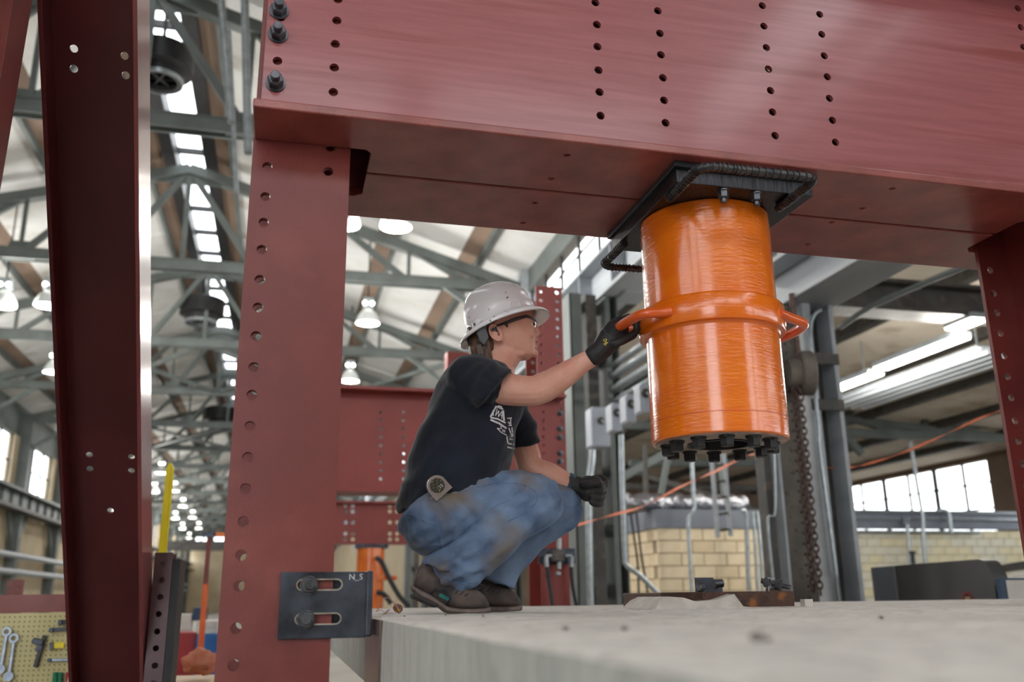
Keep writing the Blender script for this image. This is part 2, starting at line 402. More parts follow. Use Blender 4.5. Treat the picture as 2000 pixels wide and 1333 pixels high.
# crane girder at the right
g = thing('crane_girder', 'pale grey crane girder running below the clerestory windows', 'girder', (XR-0.15, 30, 4.7))
MB().box((XR-0.45, 9.0, 4.72), (XR+0.12, YE-1, 4.78)).build('bottom_flange', LTST, g)
MB().box((XR-0.18, 9.0, 4.78), (XR-0.14, YE-1, 5.45)).build('web', LTST, g)
MB().box((XR-0.45, 9.0, 5.45), (XR+0.12, YE-1, 5.5)).build('top_flange', LTST, g)
for y in np.arange(9.6, 40, 1.6): MB().box((XR-0.42, y, 4.78), (XR-0.18, y+0.03, 5.45)).build('stiffener', LTST, g)
MB().box((XR-0.2, 9.0, 5.5), (XR-0.12, YE-1, 5.6)).build('rail', DKST, g)
g2 = thing('runway_beam', 'light grey runway beam over the aisle edge, right of the orange jack', 'beam', (4.7, 2, 2.6))
for n_, a_, b_ in (('bottom_flange', (4.42, 1.5, 2.6), (4.95, 7.9, 2.65)), ('web', (4.66, 1.5, 2.65), (4.7, 7.9, 3.05)), ('top_flange', (4.42, 1.5, 3.05), (4.95, 7.9, 3.1))):
    MB().box(a_, b_).build(n_, LTST, g2, bevel=0.008)

# left nave wall
wl = struct('wall_left', 'beige far side wall of the hall with high windows', 'wall')
MB().box((XL-0.3, YS, FLOOR_Z), (XL-0.05, YE, 4.2)).build('lower_wall', WALLM, wl)
MB().box((XL-0.3, YS, 6.25), (XL-0.05, YE, 7.5)).build('upper_band', GREYST, wl)
for k in range(-3, 15):
    ya = Y0T + BAY*k; ya = max(ya, YS)
    yb = Y0T + BAY*(k+1)
    MB().box((XL-0.3, yb-0.9, 4.2), (XL-0.05, yb+0.9, 6.25)).build('pier', WALLM, wl)
    MB().box((XL-0.05, yb-0.2, FLOOR_Z), (XL+0.35, yb+0.2, 7.2)).build('wall_column', GREYST, wl)
    MB().bar((XL+0.15, yb-1.3, 3.3), (XL+0.15, yb-0.1, 1.9), 0.14, 0.14).build('bracket', GREYST, wl)
    MB().bar((XL+0.15, yb+1.3, 3.3), (XL+0.15, yb+0.1, 1.9), 0.14, 0.14).build('bracket', GREYST, wl)
    wo = struct(f'window_{wn}', 'tall bright side window above the left crane girder, %s bay of the hall' % ORD[k+3], 'window'); wo['group'] = 'left wall windows'; wn += 1
    for j in range(4):
        y = yb - BAY + 0.9 + (BAY-1.8)*j/3
        MB().box((XL-0.2, y-0.03, 4.2), (XL-0.12, y+0.03, 6.25)).build('mullion', DARKIRON, wo)
        if j < 3: MB().box((XL-0.17, y+0.03, 4.22), (XL-0.16, y+(BAY-1.8)/3-0.03, 6.24)).build('pane', GLASS, wo)
    MB().box((XL-0.19, yb-BAY+0.9, 5.2), (XL-0.13, yb-0.9, 5.25)).build('muntin', DARKIRON, wo)
g = thing('crane_girder', 'grimy latticed crane girder along the left wall under the windows', 'girder', (XL+0.5, 30, 3.3))
MB().box((XL+0.2, 8, 3.28), (XL+0.75, YE-1, 3.4)).build('bottom_flange', DKST, g)
MB().box((XL+0.2, 8, 3.95), (XL+0.75, YE-1, 4.05)).build('top_flange', GREYST, g)
for y in np.arange(20, 62, 1.28): MB().box((XL+0.3, y, 3.4), (XL+0.5, y+0.75, 3.95)).build('web_plate', GREYST, g)
for k, z in enumerate((1.15, 1.75)):
    tag(MB().cyl((XL+0.3, 20, z), (XL+0.3, YE-1, z), 0.12, 8).build('wall_pipe', LTST), '%s grey pipe run along the left wall' % ('lower', 'upper')[k], 'pipe', 'pipes on the left wall')
# far end wall
we = struct('wall_far', 'far end wall of the hall with a strip of windows', 'wall')
for a_, b_ in (((XL, YE, FLOOR_Z), (XR+0.6, YE+0.3, 6.0)), ((XL, YE, 7.3), (XR+0.6, YE+0.3, 9.9))): MB().box(a_, b_).build('end_panel', WALLM, we)
for k in range(8): MB().box((XL + k*2.0, YE, 6.0), (XL + k*2.0 + 0.6, YE+0.3, 7.3)).build('end_pier', GREYST, we)
MB().box((XL, YE+0.12, 6.0), (XR, YE+0.14, 7.3)).build('pane', GLASS, we)
tag(MB().box((XL+0.8, YE-30, 4.1), (XR-0.6, YE-29.5, 4.9)).build('overhead_crane', DKST), 'dark overhead crane bridge spanning the far end', 'crane')

# aisle at the right
XO = 20.0
def za(x): return 5.0 - 0.075*(x - XR)
cb = struct('ceiling_aisle', 'pale boarded lean-to roof over the right aisle', 'ceiling')
AR = pm('cream_aisle_board', (232, 222, 206), (218, 206, 190), 1.0, 0.85, c3=(170, 150, 130), c3scale=0.8, c3lo=0.6, c3hi=0.75)
for i in range(7):
    xa, xb = XR + 0.3 + i*2.1 + 0.1, XR + 0.3 + (i+1)*2.1 - 0.1
    for j in range(8):
        ya, yb = 1.0 + j*3.9, 1.0 + (j+1)*3.9 - 0.02
        MB().add([(xa, ya, za(xa)), (xb, ya, za(xb)), (xb, yb, za(xb)), (xa, yb, za(xa)), (xa, ya, za(xa)+.1), (xb, ya, za(xb)+.1), (xb, yb, za(xb)+.1), (xa, yb, za(xa)+.1)],
                 [(0,1,2,3),(7,6,5,4),(0,4,5,1),(1,5,6,2),(2,6,7,3),(3,7,4,0)]).build('roof_panel', AR, cb)
    MB().bar((xa-0.1, 0, za(xa)-0.08), (xa-0.1, 33, za(xa)-0.08), 0.2, 0.2).build('purlin', DKST, cb)
MB().box((XR+0.2, -6, 5.12), (XO+0.3, 33, 5.2)).build('roof_deck', BROWN, cb)
def aisle_truss(y, label):
    t = thing('aisle_truss', label, 'truss', (XR, y, 3.7), 'aisle trusses')
    MB().bar((XR, y, 3.82), (XO, y, 3.82), 0.2, 0.2).build('bottom_chord', GREYST, t)
    xs = [XR + (XO-XR)*i/7 for i in range(8)]
    MB().bar((XR, y, za(XR)-0.25), (XO, y, za(XO)-0.2), 0.16, 0.16).build('top_chord', GREYST, t)
    return t
t = aisle_truss(19.5, 'grey aisle truss in front of the aisle windows')
for a_, b_ in (((12.0, 19.5, 4.55), (15.2, 19.5, 3.82)), ((15.2, 19.5, 3.82), (18.0, 19.5, 4.2)), ((13.2, 19.5, 3.82), (13.7, 19.5, 4.5)), ((15.6, 19.5, 3.82), (15.8, 19.5, 4.35)), ((13.8, 19.5, 3.3), (12.6, 19.5, 4.5))):
    MB().bar(a_, b_, 0.12, 0.16).build('diagonal', GREYST, t)
t = thing('aisle_beam', 'deep dark grimy beam crossing the aisle below its roof', 'beam', (XR, 10, 3.6))
for n_, a_, b_ in (('bottom_flange', (XR, 9.85, 3.6), (XO, 10.25, 3.65)), ('web', (XR, 10.03, 3.65), (XO, 10.07, 4.0)), ('top_flange', (XR, 9.85, 4.0), (XO, 10.25, 4.05))): MB().box(a_, b_).build(n_, DKST, t)
wo = struct('wall_outer', 'outer wall of the aisle around its windows', 'wall')
OUTM = pm('brown_outer_wall', (128, 108, 92), (104, 90, 78), 1.2, 0.85)
MB().box((XO, -6, FLOOR_Z), (XO+0.3, 33, 1.6)).build('lower_wall', OUTM, wo)
MB().box((XO, -6, 3.75), (XO+0.3, 33, 4.6)).build('lintel', OUTM, wo)
for a_, b_ in ((20.6, 22.3), (30.0, 33)): MB().box((XO-0.1, a_, 1.6), (XO+0.3, b_, 3.75)).build('pier', OUTM, wo)
MB().box((XR, 33, FLOOR_Z), (XO+0.3, 33.3, 5.0)).build('end_wall', OUTM, wo)
for rng, wl_ in (((22.3, 30.0, 6), 'above the cream block wall'), ((8.0, 20.6, 8), 'beside the machine cover'), ((-6, 8.0, 8), 'nearest the rear wall')):
    wd = struct(f'window_{wn}', 'wide steel window of the aisle ' + wl_, 'window'); wn += 1
    n = rng[2]; st = (rng[1]-rng[0])/n
    for j in range(n+1): MB().box((XO+0.1, rng[0]+st*j-(0.07 if j % 2 == 0 else 0.03), 1.6), (XO+0.18, rng[0]+st*j+(0.07 if j % 2 == 0 else 0.03), 3.75)).build('mullion', DARKIRON, wd)
    for z in (2.35, 3.1): MB().box((XO+0.11, rng[0], z-0.025), (XO+0.17, rng[1], z+0.025)).build('muntin', DARKIRON, wd)
    for j in range(n):
        for z0, z1 in ((1.62, 2.32), (2.38, 3.07), (3.13, 3.73)): MB().box((XO+0.135, rng[0]+st*j+0.07, z0), (XO+0.142, rng[0]+st*(j+1)-0.07, z1)).build('pane', GLASS, wd)

MB().box((XR+0.1, 33.0, FLOOR_Z), (XR+0.4, YE, 4.7)).build('lower_wall', WALLM, wr)
# rear end wall behind the camera, with its big door and high windows
wb = struct('wall_rear', 'rear end wall of the hall with an open bay door', 'wall')
RW = YS
def rear(x0, x1, z0, z1): MB().box((x0, RW-0.3, z0), (x1, RW, z1)).build('rear_panel', WALLM, wb)
DX0, DX1, DZ = -5.6, -1.8, 4.0
rear(XL-0.3, DX0, FLOOR_Z, 4.9); rear(DX1, XR, FLOOR_Z, 4.9); rear(DX0, DX1, DZ, 4.9); rear(XL-0.3, XR, 6.9, 9.7)
for x in (XL, -6.2, -2.4, 1.4, XR): MB().box((x-0.25, RW-0.3, 4.9), (x+0.25, RW, 6.9)).build('rear_pier', WALLM, wb)
rear(XR, XO, FLOOR_Z, 1.2); rear(XR, XO, 3.9, 5.2)
for k in range(6): x = XR + 0.3 + k*2.9; MB().box((x-0.25, RW-0.3, 1.2), (x+0.25, RW, 3.9)).build('rear_pier', WALLM, wb)
MB().box((XL, RW-0.16, 4.9), (XR, RW-0.15, 6.9)).build('pane', GLASS, wb)
MB().box((XR, RW-0.16, 1.2), (XO, RW-0.15, 3.9)).build('pane', GLASS, wb)

# ------------------------------------------------------------------ high-bay lamps
LAMPG = emit('lamp_glow', (1.0, 0.96, 0.86), 9.0)
SHADE = pm('prismatic_shade', (222, 226, 224), (200, 206, 204), 20, 0.25, spec=0.7)
def make_lamp():
    t = thing('high_bay_lamp', '', 'lamp', (0, 0, 0), 'high-bay lamps under the roof')
    MB().lathe((0, 0, 0), [(0.27, 0.0), (0.275, 0.03), (0.25, 0.12), (0.19, 0.24), (0.1, 0.33), (0.06, 0.36)], 20).build('shade', SHADE, t, smooth=40)
    MB().lathe((0, 0, 0.02), [(0.001, 0), (0.255, 0), (0.255, 0.01), (0.001, 0.01)], 20).build('diffuser', LAMPG, t)
    b = MB().box((-0.13, -0.1, 0.36), (0.13, 0.1, 0.62)).build('ballast_box', GALV, t, bevel=0.02)
    for s in (-1, 1): MB().ball((s*0.08, -0.1, 0.46), 0.05, n=10, m=6).build('indicator', LAMPG, t)
    return t
l0 = make_lamp(); k = 0
LPX = [((93,598),6.15),((5,598),6.15),((105,728),6.15),((718,632),6.15),((683,745),6.15),((773,444),6.15),((672,440),6.15),((315,925),6.0),((340,960),6.0),((301,962),6.0),((357,990),6.0),((342,1014),6.0),((376,1012),6.0),((356,1034),6.0),((388,1033),6.0),((369,1052),6.0)]
LLB = ['hanging left of the dark brace', 'cut by the left picture edge', 'below another, left of the dark brace', 'level with the hard hat behind the red column', 'just above the second red beam', 'under the beam edge, over the hard hat side', 'tucked against the red column under the beams', 'nearest of the far rows, by the yellow post', 'right of the yellow post tip', 'partly behind the dark brace edge', 'third down the right far row', 'left far row, below the yellow post tip', 'fourth down the right far row', 'left far row, third down', 'fifth down the right far row', 'farthest small one above the end wall']
lamps = [l0] + [copy_tree(l0) for _ in LPX[1:]]
for (pp, z), lb in zip(LPX, LLB):
    q = on_z(pp[0], pp[1], z); t = lamps[k]; t.location = q
    t['label'] = 'white bell shaped high-bay lamp ' + lb; k += 1
    ORG[t.name] = Vector(q); MB().cyl(q + Vector((0, 0, 0.62)), Vector((q.x, q.y, zr(q.x) + 0.03)), 0.018, 8).build('stem', DARKIRON, t)
    ld = bpy.data.lights.new('lamp_light', 'POINT'); ld.energy = 210; ld.color = (1.0, 0.97, 0.92); ld.shadow_soft_size = 0.25
    lo = bpy.data.objects.new('lamp_light', ld); COL.objects.link(lo); lo.location = (q.x, q.y, q.z - 0.28)
# ------------------------------------------------------------------ the loading frame
YN, YSE, YF = 2.19, 2.515, 2.845           # flange near edge, seam, far edge
ZB = 1.233                                  # underside of the beams
WY = 2.349                                  # front face of the near web
HR = 0.0135
def col_holes():
    px = [(531,326),(526,385),(520,435),(516,488),(515,547),(509,601),(508,657),(504,718),(497,772),(493,833),(489,894),(483,955),(483,1020),(475,1085),(472,1145),(469,1228),(463,1300)]
    zs = [on_y(a, b, 2.37).z for a, b in px]
    out = [(-0.091, z) for z in zs] + [(-0.09, zs[-1]-0.095*k) for k in range(1, 9)]
    return out
def steel_column(x0, label, xh, holes_r=()):
    t = thing('steel_column', label, 'column', (x0, 2.525, FLOOR_Z), 'columns of the loading frame')
    h = [(u, v) for u, v in col_holes()]
    top = 2.15
    hs = [circ(u, v, HR) for u, v in h] + [circ(u, v, HR) for u, v in holes_r]
    back = [circ(u, v + 0.004, HR) for u, v in h] + [circ(-u, v, HR) for u, v in h[2:-2]]
    X = Vector((1, 0, 0)); Z = Vector((0, 0, 1)); Yv = Vector((0, 1, 0))
    out = rect(-0.133, FLOOR_Z, 0.133, top)
    MB().plate((x0, 2.392, 0), X, Z, -Yv, 0.022, out, hs).build('front_flange', RED, t)
    MB().plate((x0, 2.68, 0), X, Z, -Yv, 0.016, out, back).build('back_flange', RED, t)
    MB().box((x0-0.006, 2.386, FLOOR_Z), (x0+0.006, 2.664, top)).build('web', RED, t)
    MB().box((x0-0.2, 2.33, FLOOR_Z), (x0+0.2, 2.73, FLOOR_Z+0.03)).build('base_plate', RED, t)
    return t
lc = steel_column(0.0, 'red steel column with a line of bolt holes, beside the black slotted bracket', 0, [(on_y(645, 288, 2.37).x, on_y(645, 288, 2.37).z), (on_y(641, 335, 2.37).x, on_y(641, 335, 2.37).z)])
rc = steel_column(2.617, 'dark red steel column at the right edge of the picture', 0)
# overlapped extra hole low on the left column
NUTS = [(545, 22), (543, 68), (538, 163)]
WEBH = [(542,119),(658,40),(655,86),(653,132),(651,180),(1163,5),(1166,48),(1167,91),(1169,137),(1171,180),(1173,226),(1285,21),(1289,65),(1291,107),(1295,152),(1297,196),(1300,240),
        (1489,11),(1492,51),(1497,93),(1501,135),(1505,177),(1509,219),(1514,265),(1601,28),(1605,67),(1610,109),(1616,150),(1620,192),(1626,235),(1632,278),(1988,16),(1994,53),(1999,92)]
BOLTH = [on_y(a, b, WY) for a, b in NUTS]
def w_beam(near, label):
    y0, y1 = (YN, YSE-0.006) if near else (YSE+0.006, YF)
    t = thing('steel_beam', label, 'beam', (1.2, (y0+y1)/2, ZB), 'paired beams of the loading frame')
    x0, x1 = -0.131, 2.95; top = 2.13
    X = Vector((1, 0, 0)); Z = Vector((0, 0, 1)); Yv = Vector((0, 1, 0))
    hs = [on_y(a, b, WY) for a, b in WEBH]
    pts = [(q.x, q.z) for q in hs]
    cols = {}
    for u, v in pts: cols.setdefault(round(u, 1), []).append((u, v))
    extra = []
    for k_, lst in cols.items():
        u, v = max(lst, key=lambda q: q[1])
        while v + 0.072 < top - 0.06: v += 0.072; extra.append((u, v))
    wy = WY if near else 2.69
    MB().plate((0, wy + 0.014, 0), X, Z, -Yv, 0.014, rect(x0+0.012, ZB+0.02, x1, top), [circ(u, v, HR, 20) for u, v in pts + extra]).build('web', REDWEB, t)
    und = [on_z(a, b, ZB) for a, b in ((1107,304),(1077,350),(1684,408),(1743,369))] if near else [on_z(a, b, ZB) for a, b in ((1045,397),(1022,436),(1625,435),(1578,478))]
    # flange with a cope for each column
    if near: out = [(x0, YN), (x1, YN), (x1, y1), (2.84, y1), (2.84, 2.368), (2.47, 2.368), (2.43, 2.41), (2.43, y1), (0.19, y1), (0.19, 2.385), (0.175, 2.368), (x0, 2.368)]
    else: out = [(x0, 2.682), (0.165, 2.682), (0.19, 2.66), (0.19, y0), (2.43, y0), (2.43, 2.65), (2.46, 2.682), (2.84, 2.682), (2.84, y0), (x1, y0), (x1, YF), (x0, YF)]
    MB().plate((0, 0, ZB), X, Yv, Z, 0.026, out, [circ(q.x, q.y, 0.0085, 12) for q in und]).build('bottom_flange', REDGLOSS, t, bevel=0.004)
    MB().box((x0, y0, top), (x1, y1, top+0.026)).build('top_flange', RED, t)
    return t
nb_ = w_beam(True, 'near one of the paired red steel beams, web drilled with rows of holes')
fb_ = w_beam(False, 'far one of the paired red steel beams, seen from below behind the seam')
def nut_set(t, c, ax, r=0.021, h=0.02, stub=0.018, washer=0.026, mat=None):
    m = mat or BOLT; ax = Vector(ax); c = Vector(c)
    w_ = MB().cyl(c, c + ax*0.005, washer, 20).build('washer', m, t, smooth=40)
    MB().hexa(c + ax*0.005, ax, r, h, rot=0.3).build('nut', m, t)
    MB().cyl(c + ax*(0.005+h), c + ax*(0.005+h+stub), r*0.58, 14).build('bolt_end', m, t, smooth=40, bevel=0.002)
for q in BOLTH: nut_set(nb_, q, (0, -1, 0), 0.0225, 0.024, 0.02, 0.028)

# black slotted bracket
BY = 2.37
p = lambda a, b: on_y(a, b, BY - 0.012)
tl, bl, trr = p(549, 1118), p(544, 1250), p(722, 1117)
t = thing('slotted_bracket', 'black steel angle bracket with two slots bolted to the red column', 'bracket', (0.1, BY, bl.z))
u0, v0, u1, v1 = tl.x, bl.z, p(718, 1117).x, tl.z
s1, s2 = p(600, 1143).z, p(600, 1210).z
sx0, sx1 = p(600, 1143).x, p(658, 1143).x
sl = 0.0115
MB().plate((0, BY, 0), (1, 0, 0), (0, 0, 1), (0, -1, 0), 0.012, rect(u0, v0, u1, v1), [slot(sx0-0.012, sx1, s1, sl), slot(sx0-0.012, sx1, s2, sl)]).build('slotted_leg', BLACK, t, bevel=0.0015)
MB().box((u1-0.002, BY-0.02, v0+0.002), (u1+0.014, BY+0.10, v1+0.002)).build('bent_leg', BLACK, t, bevel=0.004)
MB().box((0.09, BY+0.022, v0+0.004), (u1-0.003, BY+0.034, v1-0.004)).build('slot_shade_plate', BLACK, t)  # black sheet added behind the slots to make them look dark
for i, z in enumerate((s1, s2)):
    ring = slot(sx0-0.012, sx1, z, sl+0.0028); MB().plate((0, BY-0.0118, 0), (1, 0, 0), (0, 0, 1), (0, -1, 0), 0.0006, ring, [slot(sx0-0.012, sx1, z, sl-0.0003)]).build('slot_rim', RIM, t, label='bare bright metal rim of the slot')
    x = p(604 if i == 0 else 601, 1143).x
    nut_set(t, (x, BY-0.0125, z - 0.001), (0, -1, 0), 0.0215, 0.017, 0.012, 0.0225)
def text_mesh(body, size, ext=0.0004):
    cu = bpy.data.curves.new('lettering', 'FONT'); cu.body = body; cu.size = size; cu.extrude = ext; cu.align_x = 'CENTER'; cu.align_y = 'CENTER'
    cu.resolution_u = 3
    o = bpy.data.objects.new('lettering', cu); COL.objects.link(o)
    dg = bpy.context.evaluated_depsgraph_get(); me = bpy.data.meshes.new_from_object(o.evaluated_get(dg))
    bpy.data.objects.remove(o); return me
CHALK = pm('chalk_white', (220, 222, 225), (190, 192, 196), 60, 0.8)
def put_text(body, size, c, U, V, mat, parent, ext=0.0004):
    me = text_mesh(body, size, ext); U = Vector(U).normalized(); V = Vector(V).normalized(); N_ = U.cross(V)
    org = ORG[parent.name] if parent else Vector((0, 0, 0))
    for q in me.vertices: q.co = Vector(c) + U*q.co.x + V*q.co.y + N_*q.co.z - org
    return link_mesh('lettering', me, mat, parent)
q = p(695, 1128); put_text('N_S', 0.02, (q.x, BY-0.0124, q.z), (1, 0, 0), (0, 0, 1), CHALK, t)

# ------------------------------------------------------------------ the concrete slab
SX = 0.243; ST = 0.17
t = thing('concrete_slab', 'thick pale concrete test slab the person crouches on', 'slab', (3, 2, SLAB_Z-ST))
mb = MB(); nx, ny = 60, 90; xs = [SX + (5.6-SX)*(i/nx)**1.6 for i in range(nx+1)]; ys = [-0.6 + 5.3*j/ny for j in range(ny+1)]
def edge(y): return SX + 0.006*noise.noise((y*9, 0.3, 0)) + 0.004*noise.noise((y*31, 1.3, 0))
vs = []; 
for j, y in enumerate(ys):
    for i, x in enumerate(xs):
        xx = edge(y) if i == 0 else x
        z = SLAB_Z + 0.0022*noise.noise((x*14, y*14, 0)) + 0.0012*noise.noise((x*40, y*40, 3)) - (0.004 if i == 0 else 0)
        vs.append((xx, y, z))
W_ = nx+1; fs = [(j*W_+i, j*W_+i+1, (j+1)*W_+i+1, (j+1)*W_+i) for j in range(ny) for i in range(nx)]
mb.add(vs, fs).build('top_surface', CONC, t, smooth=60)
mb = MB(); vs = []
for j, y in enumerate(ys):
    for k in range(5): vs.append((SX + (0.006*noise.noise((y*9, 0.3, 0)) + 0.004*noise.noise((y*31, 1.3, 0)) if k == 0 else 0.0015*noise.noise((y*12, k, 0))), y, SLAB_Z - 0.0035 - (ST-0.0035)*k/4))
fs = [(j*5+k, (j+1)*5+k, (j+1)*5+k+1, j*5+k+1) for j in range(ny) for k in range(4)]
mb.add(vs, fs)
mb.add([(SX, -0.6, SLAB_Z-ST), (5.6, -0.6, SLAB_Z-ST), (5.6, 4.7, SLAB_Z-ST), (SX, 4.7, SLAB_Z-ST), (SX, -0.6, SLAB_Z-0.002), (5.6, -0.6, SLAB_Z-0.002), (5.6, 4.7, SLAB_Z-0.002), (SX, 4.7, SLAB_Z-0.002)],
       [(3,2,1,0), (0,1,5,4), (1,2,6,5), (2,3,7,6)])
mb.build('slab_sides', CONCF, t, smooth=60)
MB().box((1.2, 0.2, FLOOR_Z), (5.0, 4.2, SLAB_Z-ST)).build('pedestal', CONCF, t)
SHINY = pm('polished_edge_steel', (150, 130, 124), (120, 100, 94), 30, 0.28, metal=0.85, stretch=(4, 4, 0.3))
q0, q1 = on_x(712, 1260, SX-0.004), on_x(734, 1230, SX-0.004)
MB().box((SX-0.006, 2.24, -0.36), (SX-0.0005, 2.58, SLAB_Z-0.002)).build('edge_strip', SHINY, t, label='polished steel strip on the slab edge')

# ------------------------------------------------------------------ jack mounting plates
PXa, PXb = 1.063, 1.525
t = thing('mounting_plate', 'black steel mounting plates with bent rebar handles under the beams', 'plate', (1.29, 2.52, ZB-0.065))
MB().box((PXa, 2.229, ZB-0.018), (PXb+0.01, 2.812, ZB)).build('upper_plate', BLACK, t, bevel=0.002)
MB().box((PXa+0.012, 2.245, ZB-0.062), (PXb, 2.80, ZB-0.018)).build('lower_plate', PLATE, t, bevel=0.002)
ZP = ZB - 0.062
REB = pm('rebar_steel', (58, 58, 62), (84, 82, 82), 40, 0.35, metal=0.7)
def rebar(pts, r=0.0125, name='rebar_handle'):
    path = bez(pts, 10)
    mb = MB().tube(path, r, 10)
    o = mb.build(name, REB, t, smooth=50)
    d = 0.0; ring = MB(); last = path[0]
    for a, b in zip(path, path[1:]):
        d += (b-a).length
        if d > 0.0125:
            d = 0; ring.cyl(a - (b-a).normalized()*0.002, a + (b-a).normalized()*0.002, r*1.24, 10)
    rb = ring.build('rebar_rib', REB, o); rb['kind'] = 'stuff'
yz = lambda a, b, z: on_z(a, b, z)
zr_ = ZP - 0.012
pL0, pL1 = yz(1307, 388, zr_), yz(1352, 342, zr_)
xl, xr_ = pL0.x, yz(1522, 406, zr_).x
yn = yz(1392, 326, zr_).y
rebar([(xl, pL0.y, zr_), (xl, yn+0.09, zr_), (xl, yn+0.035, zr_), (xl+0.012, yn+0.012, zr_), (xl+0.04, yn, zr_), (xl+0.12, yn, zr_), (xr_-0.05, yn, zr_), (xr_-0.012, yn+0.01, zr_), (xr_, yn+0.04, zr_), (xr_, yn+0.1, zr_), (xr_, yz(1520, 408, zr_).y, zr_)])
yfar = 2.93
rebar([(xl-0.004, 2.70, zr_), (xl-0.004, yfar-0.08, zr_), (xl-0.004, yfar-0.03, zr_), (xl+0.03, yfar, zr_), (xl+0.1, yfar, zr_), (xr_-0.05, yfar, zr_), (xr_, yfar-0.04, zr_), (xr_, yfar-0.1, zr_), (xr_, 2.70, zr_)])
for a_, b_ in ((1412, 372), (1476, 378)):
    q = yz(a_, b_, ZP); nut_set(t, (q.x, q.y, ZP), (0, 0, -1), 0.017, 0.022, 0.014, 0.019)

# ------------------------------------------------------------------ the big orange jack
JX, JY, JR = 1.2906, 2.52, 0.2069
zt, zb = ZP, on_y(1272, 862, JY).z
zc1, zc0 = on_y(1400, 573, JY-0.2).z, on_y(1430, 623, JY-0.21).z
t = thing('hydraulic_jack', 'big glossy orange hydraulic jack hanging under the paired beams', 'jack', (JX, JY, zb))
N_ = 72
MB().lathe((JX, JY, 0), [(0.06, zt), (JR-0.004, zt), (JR, zt-0.004), (JR, zc1+0.004), (JR, zb+0.004), (JR-0.004, zb), (0.14, zb)], N_).build('barrel', ORANGE, t, smooth=35)
JC = JR + 0.021
MB().lathe((JX, JY, 0), [(JR-0.002, zc1+0.012), (JC-0.004, zc1+0.004), (JC, zc1-0.002), (JC, zc0+0.008), (JC-0.003, zc0+0.001), (JR+0.004, zc0), (JR-0.002, zc0-0.012)], N_).build('collar', ORANGE, t, smooth=35)
zl = on_y(1430, 801, JY-0.2).z
MB().lathe((JX, JY, zl), [(JR-0.002, -0.0025), (JR+0.0015, -0.0012), (JR+0.0015, 0.0012), (JR-0.002, 0.0025)], N_).build('weld_line', ORANGE2, t, smooth=60)
ENDM = pm('greasy_end_plate', (170, 152, 138), (120, 104, 94), 26, 0.4, c3=(190, 176, 160), c3scale=10)
MB().lathe((JX, JY, 0), [(JR-0.012, zb+0.001), (JR-0.012, zb-0.003), (0.092, zb-0.003), (0.092, zb+0.001)], N_, close=True).build('end_plate', ENDM, t, smooth=35)
MB().lathe((JX, JY, 0), [(0.096, zb-0.003), (0.1, zb-0.007), (0.088, zb-0.007), (0.086, zb+0.05), (0.0005, zb+0.05)], N_).build('bore', DARKIRON, t, smooth=35)
bm_ = MB().cyl((0, 0, 0), (0, 0, -0.006), 0.0235, 16).hexa((0, 0, -0.006), (0, 0, -1), 0.021, 0.026).mesh('end_bolt')
for k in range(12):
    a_ = 2*math.pi*(k+0.35)/12
    o = link_mesh('end_bolt', bm_, DARKIRON, t); o.location = (0.158*math.cos(a_), 0.158*math.sin(a_), -0.003)
def jack_handle(sx, a0, a1, out_, dz, cols):
    c = Vector((JX, JY, (zc0+zc1)/2 + dz))
    A = c + Vector((math.cos(a0)*JC*0.98, math.sin(a0)*JC*0.98, 0.0)); B = c + Vector((math.cos(a1)*JC*0.98, math.sin(a1)*JC*0.98, 0))
    m1, m2 = Vector(out_[0]), Vector(out_[1])
    path = bez([A, A*0.6+m1*0.4, m1, (m1+m2)/2 + Vector((sx*0.012, 0, -0.002)), m2, B*0.6+m2*0.4, B], 8)
    MB().tube(path, 0.0155, 10).build('handle', ORANGE2, t, smooth=50)
zc = (zc0+zc1)/2
L1 = on_y(1226, 645, 2.50)
jack_handle(-1, math.radians(213), math.radians(165), (Vector((L1.x+0.02, 2.43, zc-0.005)), Vector((L1.x+0.0, 2.60, zc-0.008))), 0.0, 0)
R1 = on_y(1572, 638, 2.5)
jack_handle(1, math.radians(-52), math.radians(15), (Vector((JX+JC+0.04, 2.42, zc-0.005)), Vector((JX+JC+0.04, 2.58, zc-0.008))), 0.0, 0)

# ------------------------------------------------------------------ leaning braces at the left
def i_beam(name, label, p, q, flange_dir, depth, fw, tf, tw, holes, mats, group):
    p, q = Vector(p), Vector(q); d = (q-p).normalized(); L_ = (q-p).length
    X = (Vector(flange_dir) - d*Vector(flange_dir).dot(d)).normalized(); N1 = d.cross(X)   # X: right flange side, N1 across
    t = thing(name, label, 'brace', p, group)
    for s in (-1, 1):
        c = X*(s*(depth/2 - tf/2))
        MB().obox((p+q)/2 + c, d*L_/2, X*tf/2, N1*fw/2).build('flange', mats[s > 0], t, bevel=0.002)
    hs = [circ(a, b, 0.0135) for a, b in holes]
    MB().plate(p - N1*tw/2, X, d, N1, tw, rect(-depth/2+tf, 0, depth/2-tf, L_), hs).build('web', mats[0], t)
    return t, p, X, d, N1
T_, B_ = at_d(268, 0, 3.0), at_d(280, 1333, 4.03)
dv = (T_-B_).normalized()
X_ = (Vector((1, 0, 0)) - dv*dv.x).normalized(); N1_ = dv.cross(X_)
if N1_.y < 0: sgn = 1
else: sgn = -1
FW = 0.254
cen = lambda P: P - X_*0.153 - N1_*sgn*FW/2           # the pixel marks the near edge of the right flange
lo_, hi_ = cen(B_) - dv*0.95, cen(T_) + dv*0.6
def web_uv(px, py):
    n = N1_; r_ = ray(px, py); pp = r_*(lo_.dot(n)/r_.dot(n)); e = pp - lo_; return (e.dot(X_), e.dot(dv))
hol = [web_uv(*h) for h in ((145,95),(145,134),(244,109),(246,147),(175,888),(176,915),(257,892),(257,919),(216,997))]
